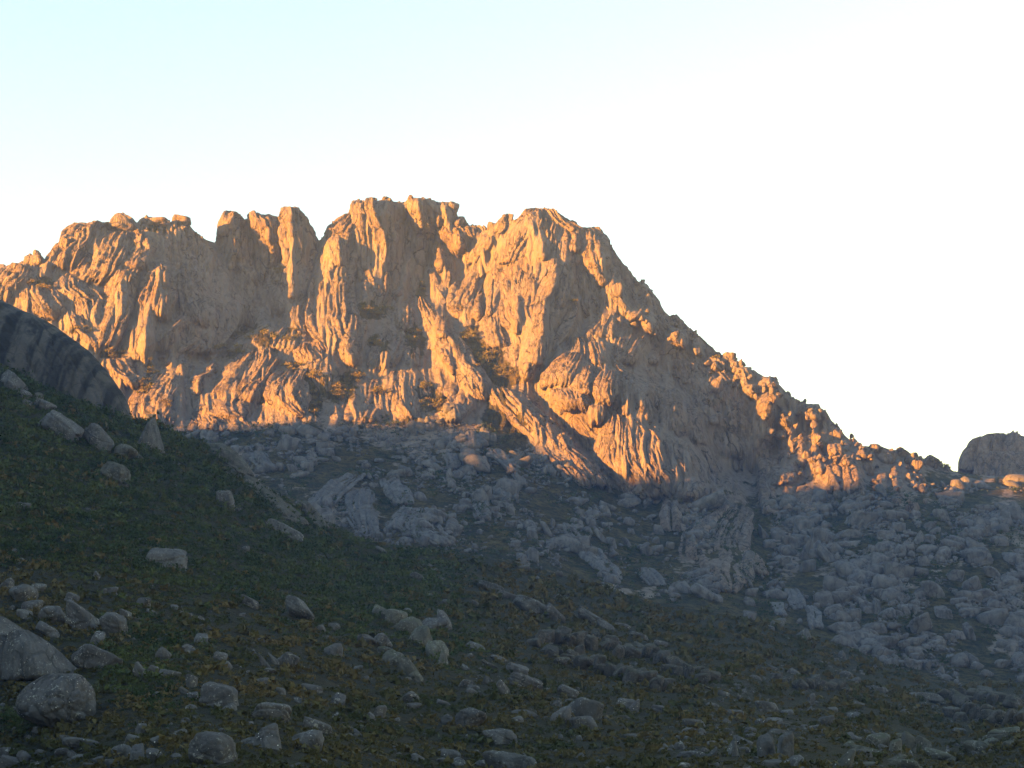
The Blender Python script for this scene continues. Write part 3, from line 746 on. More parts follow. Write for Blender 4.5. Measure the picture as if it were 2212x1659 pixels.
B('rock_slab', 2, [(1230,760,830,900),(1290,800,880,960),(1350,880,940,980),(1400,900,950,990)], prot=.3, off=-0.44, fl=(40,3,.08), rough=.6)
B('rock_slab', 2, [(1290,480,560,650),(1380,400,540,690),(1460,345,520,695),(1560,305,500,660)], prot=.35, off=-0.44, fl=(34,6,.12), rough=.7)
B('rock_slab', 2, [(1310,1060,1120,1160),(1360,1030,1100,1170),(1400,1040,1090,1130)], prot=.4, off=-1.32, fl=(30,3,.1))
B('rock_rib', 2, [(876,472,496,522),(960,440,500,572),(1040,408,490,580),(1120,398,490,566),(1210,440,485,548)], prot=.95, off=-4.84, fl=(11,8,.38))
B('rock_rib', 2, [(785,478,498,514),(840,462,500,530),(890,460,500,545)], prot=.95, off=-3.08, fl=(9,5,.4), step=1.9)
B('crag', 2, [(1390,1110,1160,1210),(1440,1080,1170,1260),(1500,1050,1160,1230),(1550,1060,1120,1180)], prot=.6, off=-2.2, fl=(20,3,.3))
# right summit
B('buttress', 2, [(212,1612,1655,1700),(260,1562,1665,1760),(340,1470,1680,1850),(420,1432,1700,1905),(500,1390,1715,1920),(600,1352,1735,1930),(700,1342,1740,1920),(800,1330,1730,1900),(900,1322,1710,1830),(960,1430,1700,1780),(1060,1500,1690,1760),(1160,1500,1640,1720),(1260,1496,1580,1650),(1315,1510,1545,1600)], prot=.78, a=1.3, fl=(13,14,.42), off=-2.64, back=70)
B('rock_rib', 2, [(522,1740,1757,1776),(600,1708,1768,1788),(700,1688,1776,1794),(780,1640,1706,1734),(900,1618,1696,1722),(1000,1600,1694,1708),(1100,1560,1690,1702),(1210,1555,1655,1692)], prot=1.0, a=1.2, off=-7.48, fl=(10,10,.42), step=2.0)
B('rock_rib', 2, [(230,1580,1640,1680),(300,1540,1600,1660),(380,1480,1560,1620),(470,1430,1510,1570),(560,1400,1460,1520)], prot=.5, off=-4.84, fl=(10,12,.42))
B('rock_rib', 2, [(600,1360,1375,1390),(680,1350,1372,1400),(780,1340,1368,1396),(890,1330,1360,1390)], prot=1.0, off=-3.96, fl=(12,10,.3), step=2.0)
B('rock_rib', 2, [(760,1500,1530,1570),(840,1500,1530,1560),(920,1500,1530,1556),(1010,1510,1530,1550)], prot=1.0, off=-7.48, fl=(10,8,.35), step=2.0)
B('rock_rib', 2, [(410,1690,1700,1715),(470,1670,1700,1718),(530,1660,1690,1712)], prot=1.0, off=-7.92, fl=(8,5,.4), step=1.9)
B('rock_face', 2, [(890,1310,1370,1410),(960,1312,1380,1450),(1020,1318,1400,1480),(1090,1340,1420,1500)], prot=.55, off=-4.84, fl=(10,8,.42))
B('rock_rib', 2, [(1180,1560,1600,1660),(1250,1545,1600,1650),(1300,1555,1590,1620)], prot=.6, off=-7.92, fl=(8,9,.42))
B('buttress', 3, [(56,382,425,500),(150,400,560,610),(200,430,690,800),(300,440,760,862),(420,480,800,935),(520,520,850,1035),(620,560,930,1148),(700,600,1000,1186),(770,700,1060,1265),(860,850,1130,1400)], prot=.35, a=1.2, fl=(15,9,.45), off=1, back=90, lump=1.4)
B('pillar', 3, [(197,692,720,785),(250,688,770,824),(300,674,790,844),(380,680,798,852),(460,720,798,834),(540,768,798,822)], prot=.9, off=-3.08, fl=(11,12,.42))
B('rock_rib', 3, [(190,618,632,650),(240,595,634,660),(300,570,634,668),(330,580,630,665)], prot=1.0, off=-2.2, fl=(10,5,.42), step=1.9)
B('rock_rib', 3, [(370,600,650,672),(410,605,645,668)], prot=1.0, off=-1.76, fl=(10,3,.42), step=1.9)
B('rock_rib', 3, [(423,860,876,892),(500,824,882,914),(600,804,902,955),(680,868,945,985),(745,918,956,995)], prot=.9, off=-2.64, fl=(12,8,.4))
B('rock_rib', 3, [(590,1055,1064,1076),(640,1050,1066,1080),(670,1010,1060,1078),(720,960,1030,1090)], prot=.9, off=-2.64, fl=(10,4,.4), step=1.9)
B('rock_rib', 3, [(598,618,634,652),(650,588,638,660),(720,556,630,650),(800,508,600,645),(870,480,570,604),(965,458,482,502)], prot=1.0, a=1.2, off=-5.72, fl=(9,8,.42), step=2.0)
# fluted dome in front of the right summit
B('fluted_dome', 3, [(860,560,620,700),(960,508,680,840),(1050,430,740,930),(1150,394,800,1130),(1250,408,880,1330),(1350,448,940,1430),(1450,520,1000,1480),(1550,620,1050,1520),(1660,710,1100,1560),(1760,850,1150,1560),(1880,940,1180,1540)], prot=.6, a=1.8, fl=(12,16,.36), off=-6.6, back=110, lump=.8, hmax=62, coarse=.6)
for rws in ([(715,800,840,885),(760,748,846,904),(820,698,838,906),(880,690,810,890)],
            [(780,905,940,965),(850,850,968,1004),(920,840,930,960),(990,820,890,930)],
            [(848,1000,1040,1070),(900,930,1040,1104),(960,900,1000,1080),(1030,880,950,1000)],
            [(932,1090,1116,1145),(980,1060,1120,1162),(1040,1030,1090,1150)],
            [(1040,690,716,735),(1110,640,708,735),(1180,600,700,728),(1240,640,700,722)],
            [(1075,800,860,905),(1150,758,860,910),(1220,742,850,908),(1295,788,850,895)],
            [(1130,945,975,1000),(1220,925,968,995),(1300,915,960,985),(1375,930,960,975)],
            [(1140,1040,1075,1095),(1190,1040,1075,1100),(1240,1050,1070,1090)],
            [(1100,1170,1215,1260),(1150,1160,1220,1270),(1185,1170,1220,1265)],
            [(1190,1110,1200,1260),(1250,1110,1220,1312),(1330,1130,1210,1300)],
            [(1225,1040,1058,1080),(1310,1000,1060,1110),(1390,980,1060,1130),(1420,1020,1070,1120)],
            [(1265,1200,1240,1300),(1340,1160,1250,1320),(1420,1150,1260,1330),(1500,1220,1280,1340)],
            [(1255,1330,1380,1415),(1330,1320,1390,1430),(1430,1330,1390,1440),(1550,1370,1420,1470)],
            [(1290,720,760,815),(1350,700,770,825),(1425,720,770,810)],
            [(1190,470,560,640),(1260,490,590,720),(1330,540,630,720)],
            [(960,560,620,680),(1030,480,600,690),(1110,420,560,660),(1180,420,520,600)],
            [(890,700,760,820),(960,720,790,840),(1040,730,780,830)],
            [(1060,1030,1060,1085),(1120,1080,1120,1150),(1160,1100,1120,1140)]):
    B('fluted_lobe', 3, rws, hmax=16, coarse=.5, prot=.5, off=-10, a=1.7, fl=(9,9,.45), step=2.1)
B('fluted_slab', 3, [(1362,850,880,950),(1450,800,960,1180),(1550,740,1000,1360),(1660,730,1060,1430),(1760,840,1120,1460),(1890,940,1160,1450)], prot=.35, a=2.0, fl=(9,20,.42), off=-10)
B('rock_ramp', 3, [(1185,60,160,250),(1280,100,270,390),(1380,200,370,480),(1480,300,450,570),(1600,380,580,690),(1700,470,660,780),(1800,570,750,850)], prot=.6, off=-4.4, fl=(13,7,.36))
# dark right flank
B('buttress', 3, [(740,1040,1130,1260),(830,1080,1240,1360),(920,1120,1340,1480),(1000,1150,1420,1560),(1100,1220,1490,1690),(1250,1340,1620,1800),(1400,1430,1700,1880),(1550,1480,1760,1920),(1700,1520,1800,1940)], prot=.28, a=1.3, fl=(15,9,.5), off=-1.76, back=60)
B('rock_slab', 3, [(1100,1380,1440,1490),(1200,1400,1500,1560),(1300,1450,1560,1640),(1420,1520,1640,1720),(1540,1610,1710,1790),(1640,1680,1760,1830)], prot=.4, off=-4.84, fl=(16,9,.38))
B('rock_slab', 3, [(1000,1250,1310,1360),(1100,1270,1350,1420),(1220,1320,1420,1480),(1340,1380,1480,1540),(1480,1450,1560,1620),(1620,1520,1620,1700)], prot=.35, off=-5.72, fl=(16,9,.38))
for rws in ([(725,1030,1080,1120),(780,1040,1090,1150),(850,1080,1110,1140)], [(700,980,1020,1060),(740,960,1020,1050),(765,950,1000,1030)],
            [(812,1240,1290,1345),(870,1225,1290,1350),(935,1280,1315,1340)], [(868,1370,1395,1420),(920,1365,1400,1430),(985,1390,1410,1430)],
            [(1056,1640,1690,1745),(1100,1680,1710,1750),(1190,1690,1715,1740)], [(1160,1690,1740,1805),(1210,1695,1750,1810),(1260,1740,1775,1800)],
            [(1118,1820,1860,1900),(1160,1800,1870,1922),(1205,1850,1890,1918)], [(1214,1820,1850,1880),(1290,1765,1840,1890),(1360,1790,1850,1905)],
            [(1340,1930,1955,1980),(1380,1925,1965,2005),(1420,1940,1980,2010)], [(1290,2085,2130,2170),(1340,2080,2130,2190),(1405,2110,2150,2190)],
            [(1330,2040,2052,2066),(1360,2038,2052,2066)]):
    B('crag', 3, rws, prot=1.3, off=-12, fl=(14,3,.3), step=2.0)
# pillars and blocks under the right-hand crest
for rws in ([(560,670,700,730),(640,670,710,750),(740,672,715,752),(830,690,720,750)], [(430,560,600,660),(520,490,570,640),(640,460,560,640),(760,520,580,640)],
            [(700,755,800,860),(780,735,800,862),(900,730,800,860)], [(680,855,890,930),(730,870,905,940),(770,900,915,935)],
            [(755,865,890,920),(800,858,890,922),(850,872,895,918)], [(840,870,910,980),(880,858,920,1000),(945,880,930,960)],
            [(745,965,1010,1120),(790,960,1030,1110),(850,1000,1030,1060)], [(800,1085,1120,1150),(880,1050,1120,1180),(960,1070,1130,1200),(1060,1080,1140,1220),(1165,1140,1180,1220)],
            [(765,1160,1195,1225),(800,1130,1180,1240),(850,1180,1210,1250)], [(885,1382,1398,1420),(960,1376,1400,1440),(1050,1380,1415,1455),(1130,1390,1420,1450)],
            [(830,530,580,680),(900,525,600,700),(1000,520,600,690),(1100,540,600,680),(1200,560,620,690)], [(1010,790,850,900),(1080,770,850,930),(1180,760,850,930),(1220,790,850,910)],
            [(990,660,710,770),(1080,660,710,770),(1180,680,720,770)], [(930,1290,1320,1345),(1000,1280,1320,1350),(1060,1280,1310,1345)],
            [(790,650,690,730),(850,655,710,770),(920,690,740,780)],
            [(880,960,1010,1060),(960,960,1010,1060),(1060,970,1010,1050)]):
    B('rock_pillar', 4, rws, prot=.85, a=1.6, off=-9, fl=(22,6,.2), step=2.0)
B('capstone', 4, [(888,640,680,720),(925,610,690,790),(960,598,700,826),(990,605,690,790),(1015,610,640,690)], prot=.8, off=-9.68, fl=(30,1,.14), step=2.0)
B('fluted_outcrop', 4, [(1030,110,200,300),(1090,80,200,320),(1150,80,200,320),(1210,100,200,300)], prot=.7, off=-17, fl=(9,8,.4))
B('fluted_outcrop', 4, [(950,270,310,350),(1000,260,330,400),(1080,300,380,440),(1160,360,420,470)], prot=.7, off=-17, fl=(12,8,.3))
B('fluted_outcrop', 4, [(985,30,90,190),(1050,20,90,180),(1120,20,90,150)], prot=.6, off=-17, fl=(14,6,.3))
B('fluted_outcrop', 4, [(1110,-60,0,60),(1180,-100,20,120),(1260,-100,20,130),(1310,-60,20,80)], prot=.6, off=-17, fl=(16,6,.25))
B('fluted_outcrop', 4, [(1120,330,370,410),(1180,200,340,490),(1260,90,320,500),(1340,20,300,500),(1430,0,280,500),(1500,30,250,440)], prot=.55, off=-17, fl=(11,14,.36))
B('fluted_outcrop', 4, [(1405,180,300,420),(1460,150,320,510),(1540,160,330,520),(1620,220,330,510),(1690,270,320,400)], prot=.65, off=-17, fl=(24,8,.22))
B('fluted_outcrop', 4, [(1420,430,470,520),(1500,470,520,570),(1580,520,560,600)], prot=.6, off=-17, fl=(20,6,.2))
# smooth slabs on the shaded lower slope
for rws, p in (([(560,1130,1190,1260),(620,1080,1180,1280),(720,1070,1180,1290),(810,1120,1200,1290),(870,1150,1220,1290)], .22),
            ([(680,1420,1500,1590),(730,1350,1500,1660),(800,1315,1500,1680),(850,1420,1560,1720),(920,1600,1700,1790)], .42),
            ([(470,1090,1140,1190),(520,960,1060,1150),(580,880,1000,1090),(640,840,960,1050),(680,880,960,1010)], .3),
            ([(495,1290,1340,1400),(550,1300,1380,1460),(610,1320,1420,1505),(660,1380,1440,1510)], .35),
            ([(200,1760,1820,1880),(240,1700,1830,1940),(290,1720,1840,1940),(320,1760,1850,1920)], .4),
            ([(300,1960,2000,2050),(360,2000,2060,2120),(430,2080,2130,2190),(520,2160,2190,2215),(545,2190,2205,2220)], .5),
            ([(600,1890,1930,1970),(660,1850,1930,1990),(720,1880,1930,1990),(770,1930,1950,1980)], .5),
            ([(330,1680,1720,1780),(400,1700,1760,1810),(440,1720,1760,1800)], .5), ([(330,1850,1890,1930),(400,1830,1880,1920),(450,1850,1880,1910)], .5),
            ([(540,2000,2060,2110),(600,2010,2070,2120),(660,2060,2100,2130)], .4), ([(720,930,980,1010),(790,940,980,1015)], .4),
            ([(330,460,520,570),(380,480,560,640),(440,540,620,690)], .3), ([(20,1700,1740,1790),(80,1690,1760,1850),(140,1710,1760,1800)], .6)):
    B('rock_slab', 9, rws, prot=p * 1.5, foot=.5, top=.6, off=-8, fl=(13,5,.3), mat=M_TALUS)
for rws in ([(110,1500,1530,1560),(180,1500,1560,1620),(230,1550,1600,1650),(290,1590,1660,1740),(350,1640,1720,1800),(420,1720,1800,1870),(470,1740,1810,1880)],
            [(390,1960,1990,2050),(440,1980,2050,2130),(510,2040,2100,2150)], [(40,930,970,1050),(90,950,1000,1040)]):
    B('rock_slab', 7, rws, prot=.6, off=-8, fl=(12,7,.35), mat=M_TALUS)
for rws in ([(525,700,740,790),(600,720,780,840),(660,760,800,840)], [(630,820,860,900),(700,830,870,930),(780,860,900,940)], [(610,600,650,690),(700,640,690,715)]):
    B('rock_slab', 8, rws, prot=.6, off=-8, fl=(12,7,.35), mat=M_TALUS)
# far rounded dome beyond the col
D_FAR = lambda u, v: 1880.0 - (np.asarray(v, float) - 1000) * 0.4
B('rock_dome', 4, [(686,2020,2070,2150),(730,1890,2080,2230),(790,1832,2100,2330),(860,1800,2120,2420),(960,1790,2140,2500),(1060,1800,2140,2520)], D=D_FAR, prot=.7, a=2.2, b=.6, fl=(19,5,.35), back=120, jag=1, rough=.5, lump=.6)
B('rock_dome', 4, [(800,1990,2080,2220),(850,1920,2080,2300),(920,1900,2080,2340),(1010,1880,2080,2360)], D=D_FAR, off=-45, prot=.5, a=2.2, b=.6, fl=(15,6,.4), back=80, jag=1, rough=.5, lump=.6)
B('rock_dome', 4, [(704,1930,1955,1984),(740,1880,1950,1994),(820,1830,1940,1996),(920,1800,1930,2000)], D=D_FAR, off=-25, prot=.5, a=2.2, b=.6, fl=(19,6,.3), back=80, jag=.6, rough=.5, lump=.5)

# broken blocks and teeth along the summits
rj = np.random.default_rng(33)
def rough_block(kind, seed):
    P = np.random.default_rng(seed); n, m = 14, 18
    th = np.linspace(0, np.pi, n)[:, None]; ph = np.linspace(0, 2 * np.pi, m, endpoint=False)[None]
    Vd = np.stack([np.sin(th) * np.cos(ph), np.sin(th) * np.sin(ph), np.cos(th) + 0 * ph], -1)
    N = P.normal(size=(11, 3)); N /= np.linalg.norm(N, axis=1, keepdims=True)
    hh = P.uniform(.6, 1.0, 11); rad = (np.maximum(Vd @ N.T / hh, 0) ** 12 + 1e-6).sum(-1) ** (-1 / 12)
    V = Vd * np.minimum(rad, 1.6)[..., None] * (1 + .12 * fbm(Vd * 3 + seed, seed, 3))[..., None]
    V = V / np.abs(V).max((0, 1)); V[..., :2] *= (1 - kind * .45 * np.clip(V[..., 2:], 0, 1))
    return new_mesh('summit_block', V, grid_faces(n, m, wrap=True)[:, ::-1])
BLOCKS = [rough_block(k % 3 * .6, 40 + k) for k in range(9)]
for me in BLOCKS:
    me.materials.append(M_ROCK)
for ua, ub, num, smax in ((-10, 470, 46, 11), (470, 690, 26, 10), (690, 1110, 52, 12), (1110, 1300, 20, 9), (1300, 1560, 26, 10), (1560, 2060, 52, 13)):
    for _ in range(num):
        u = rj.uniform(ua, ub); s = 3.0 * (1 - rj.uniform(0, .97)) ** -0.42; s = min(s, smax)
        v = float(skyline(u)) + rj.uniform(-.25, 1.5) * s
        d = float(SURF.g[int((v - SURF.v0) / 4), int((u - SURF.u0) / 4)]) - 2 + rj.uniform(0, 6); m_ = d / F_PX * s
        o = link('summit_block', BLOCKS[rj.integers(9)], None, mountain)
        o.location = pix(u, v, d); o.scale = (m_ * rj.uniform(.7, 1.4), m_ * 1.2, m_ * rj.uniform(.8, 1.7)); o.rotation_euler = (rj.normal() * .15, rj.normal() * .25, rj.uniform(0, 6.28))
build_massif()
# stacked blocks down the right flank and under its crest
for k in range(190):
    u = rj.uniform(1330, 2010); s = min(4.5 * (1 - rj.uniform(0, .985)) ** -0.45, 20)
    v = float(skyline(u)) + s * .6 + rj.uniform(0, 1) ** 1.3 * float(np.interp(u, [1330, 1500, 1700, 2010], [120, 130, 170, 120]))
    j, i = int((v - SURF.v0) / 4), int((u - SURF.u0) / 4)
    d = float(SURF.g[j - 1:j + 2, i - 1:i + 2].min()) - rj.uniform(.1, .6) * s * .45; m_ = d / F_PX * s
    o = link('rock_block', BLOCKS[rj.integers(9)], None, mountain)
    o.location = pix(u, v, d); o.scale = (m_ * rj.uniform(.7, 1.3), m_, m_ * rj.uniform(.8, 1.8)); o.rotation_euler = (rj.normal() * .2, rj.normal() * .3, rj.uniform(0, 6.28))
SHADE_D = SURF.smooth(-200, 2400, 380, 1600, 10.0)
build_ridge()

# ---- near hillside: the dark dome, slabs along its edge, crags
D_DOME = lambda u, v: 690.0 - (np.asarray(v, float) - 650) * 0.16 + 0 * np.asarray(u, float)
B('rock_dome', 5, [(-330,-1500,-900,-700),(-150,-1600,-700,-300),(-40,-1700,-500,-70),(0,-1700,-420,0),(40,-1700,-380,78),(75,-1700,-340,160),(110,-1700,-300,258),(160,-1700,-240,345),(220,-1700,-180,415),(280,-1700,-120,512),(340,-1700,-60,580),(400,-1700,0,630),(470,-1700,60,695),(540,-1700,100,742),(610,-1700,150,790),(680,-1700,200,818),(800,-1700,250,842),(900,-1700,250,845)],
  D=D_DOME, mat=M_DOME, parent=hillside, prot=.26, a=2.6, b=.5, fl=(34,26,.16), back=60, jag=.5, rough=.35, lump=.5, top=.4, step=4)
for rws in ([(400,300,340,380),(460,340,400,470),(540,420,500,560),(620,520,590,650),(700,600,660,710),(760,680,720,760)],
            [(270,180,240,300),(340,220,320,400),(420,330,410,470),(480,420,460,500)],
            [(560,520,560,600),(640,560,640,700),(720,640,720,800),(790,760,810,850)],
            [(640,770,800,840),(700,800,850,900),(760,850,900,950),(810,900,940,980)]):
    B('rock_slab', 9, rws, surf=HSURF, mat=M_LEDGE, parent=hillside, prot=.6, off=-4, fl=(30,7,.1), rough=.6, back=16)
# ---------------------------------------------------------------- boulders
def ico(sub):
    import bmesh
    bm = bmesh.new(); bmesh.ops.create_icosphere(bm, subdivisions=sub, radius=1.0)
    V = np.array([v.co[:] for v in bm.verts]); Fc = np.array([[v.index for v in f.verts] for f in bm.faces]); bm.free()
    return V, Fc
ICO = {k: ico(k) for k in (2, 3, 4, 5)}

def rock_shape(kind, seed, sub, hard=1.0):
    """unit rock that fills the box -1..1: a convex block with worn edges, weathered surface"""
    r = np.random.default_rng(seed); V, Fc = ICO[sub]
    if kind == 'r':
        n, p, amp = 16, 6, 0.11
    elif kind == 'b':
        n, p, amp = 9, 7.5, 0.09
    elif kind == 's':
        n, p, amp = 10, 9, 0.07
    else:
        n, p, amp = 7, 11, 0.07
    p = p * hard
    N = r.normal(size=(n, 3)); N /= np.linalg.norm(N, axis=1, keepdims=True)
    if kind in ('b', 's'):
        a = r.uniform(-.25, .25, (6, 3)); N = np.concatenate([np.array([[1, 0, 0], [-1, 0, 0], [0, 1, 0], [0, -1, 0], [0, 0, 1], [0, 0, -1]]) + a, N[:4]])
    if kind == 'w':
        N = np.concatenate([N, np.array([[.75, -.25, .6], [-.8, -.2, .5], [0, -.9, .35], [0, .9, .3], [0, 0, -1]]) + r.uniform(-.15, .15, (5, 3))])
    N /= np.linalg.norm(N, axis=1, keepdims=True)
    h = r.uniform(.78, 1.12, len(N))
    rad = (np.maximum(V @ N.T / h, 0) ** p).sum(1) ** (-1.0 / p)
    rad = rad * (1 + amp * 1.6 * fbm(V * 1.5 + seed, seed, 3) + amp * 0.7 * fbm(V * 5 + seed, seed + 5, 3))
    # a crack or two across the block
    for _ in range(2 if kind in 'bs' else 1):
        c = r.normal(size=3); c /= np.linalg.norm(c); o = r.uniform(-.35, .35)
        d = np.abs(V @ c - o + 0.08 * fbm(V * 3, seed + 9, 2)); rad = rad * (1 - 0.10 * np.exp(-(d / 0.055) ** 2))
    P = V * rad[:, None]
    lo, hi = P.min(0), P.max(0)
    return (P - (lo + hi) / 2) / ((hi - lo) / 2), Fc

ROCKS = {}
def rock_mesh(kind, var, sub, mat):
    key = (kind, var, sub, mat.name)
    if key not in ROCKS:
        V, Fc = rock_shape(kind, 200 + 31 * var + 7 * 'rbsw'.index(kind), sub)
        me = new_mesh('boulder', V, Fc); me.materials.append(mat); ROCKS[key] = me
    return ROCKS[key]

def ground_d(u, v):
    """distance of the ground seen at a picture position"""
    u = np.asarray(u, float); v = np.asarray(v, float)
    return np.where(v > edge(u), D_HILL(u, np.maximum(v, edge(u) + 1)), SURF_F(u, v))
SURF_F = SURF.smooth(-200, 2400, 380, 1600, 7.0)

N_BOULDER = [0]
def boulder(z, x, y, w, h, rot=0, kind='r', label=None, mat=None, group=None, sub=None, depth=None):
    k = 1.0 if z == 0 else 0.3418
    u, v, wp, hp = float(zx(z, x)), float(zy(z, y)), w * k, h * k
    ext = 0.5 * abs(wp * math.sin(R(rot))) + 0.5 * abs(hp * math.cos(R(rot)))
    vb = v + 0.6 * ext
    near = v + 0.3 * ext > float(edge(u))
    if near:
        vb = max(vb, float(edge(u)) + 3)
    d = float(ground_d(u, vb)) if near else float(SURF_F(u, vb))
    mpp = d / F_PX
    c = pix(u, v, d)
    N_BOULDER[0] += 1; i = N_BOULDER[0]
    if mat is None:
        mat = M_BOULDER if near else M_TALUS
    big = max(wp, hp)
    sub = sub or (5 if big > 70 else 4 if big > 22 else 3)
    me = rock_mesh(kind, (i * 5 + int(u)) % 6, sub, mat)
    if near:
        loc = 'hillside'
    else:
        loc = 'talus'
    ob = bpy.data.objects.new('boulder', me); COL.objects.link(ob)
    dep = (depth or 0.95) * min(max(wp, hp), 1.4 * min(wp, hp) + 6)
    ob.location = (c[0], c[1] + 0.12 * dep * mpp, c[2] - 0.12 * hp * mpp)
    ob.scale = (wp / 2 * mpp, dep / 2 * mpp, hp / 2 * mpp * 1.24)
    e = Euler((0, R(rot), 0)).to_matrix()
    flip = Matrix.Rotation(math.pi, 3, 'Z') if i % 2 else Matrix.Identity(3)
    ob.rotation_euler = (e @ flip).to_euler()
    big_m = big * mpp
    was_auto = label is None
    if label is None:
        shape = {'r': 'rounded', 'b': 'blocky', 's': 'flat slab-like', 'w': 'pointed'}[kind]
        if near:
            sz = 'large' if big_m > 5.5 else 'mid-sized' if big_m > 2.8 else 'small'
            where = 'in the shrubs high on the dark hillside' if v < 1330 else ('in the dry grass of the lower hillside' if u < 1150 else 'among the rocks of the lower hillside')
            label = f'{sz} {shape} grey boulder {where}'
        else:
            sz = 'large' if big_m > 16 else 'mid-sized' if big_m > 9 else 'small'
            where = 'on the blue shaded talus below the right flank' if u > 1450 else 'on the shaded grassy slope below the cliffs'
            if v < 1000 and u > 1450:
                where = 'on the skyline crest of the right flank'
            elif v < 700:
                where = 'on the skyline of the sunlit summits'
            label = f'{sz} {shape} pale boulder {where}'
        group = group or ('boulders on the near hillside' if near else 'boulders on the mountain slopes')
    ob['label'] = label; ob['category'] = 'boulder'
    if was_auto:
        ob['auto'] = 1
    if group:
        ob['group'] = group
    return ob

# low broken ledges of bedrock across the hillside, block by block
rl = np.random.default_rng(21)
def ledge(z, pts, n, w, h):
    P = np.array(pts, float); s = np.concatenate([[0], np.cumsum(np.hypot(*np.diff(P, axis=0).T))])
    for k in range(n):
        q = (k + rl.uniform(.2, .8)) / n * s[-1]; x = np.interp(q, s, P[:, 0]); y = np.interp(q, s, P[:, 1]) + rl.normal() * h * .22
        ww = w * rl.uniform(.6, 1.3); hh = h * rl.uniform(.6, 1.25); u, v = float(zx(z, x)), float(zy(z, y)); d = float(D_HILL(u, max(v + .12 * hh, float(edge(u)) + 3))); m = d / F_PX * .3418 / 2
        o = link('ledge_block', rock_mesh('bbsr'[rl.integers(4)], int(rl.integers(6)), 4, M_LEDGE), None, hillside)
        o.location = pix(u, v, d + hh * m * .3); o.scale = (ww * m, max(ww, hh) * m, hh * m); o.rotation_euler = (rl.normal() * .1, rl.normal() * .22 + .12, rl.uniform(-.5, .5))
ledge(7, [(1300,840),(1420,800),(1600,860),(1800,900),(2000,950),(2210,1010)], 30, 95, 100)
ledge(7, [(1380,930),(1560,970),(1760,1020),(1960,1080),(2180,1120)], 24, 100, 100)
ledge(8, [(-40,1020),(120,1050),(260,1090)], 8, 90, 100)
ledge(8, [(640,1110),(800,1130),(960,1140),(1110,1160)], 12, 90, 70)
ledge(8, [(1720,1200),(1880,1210),(2050,1230),(2230,1240)], 13, 110, 90)
ledge(8, [(1740,1290),(1900,1310),(2080,1320),(2230,1330)], 12, 110, 100)

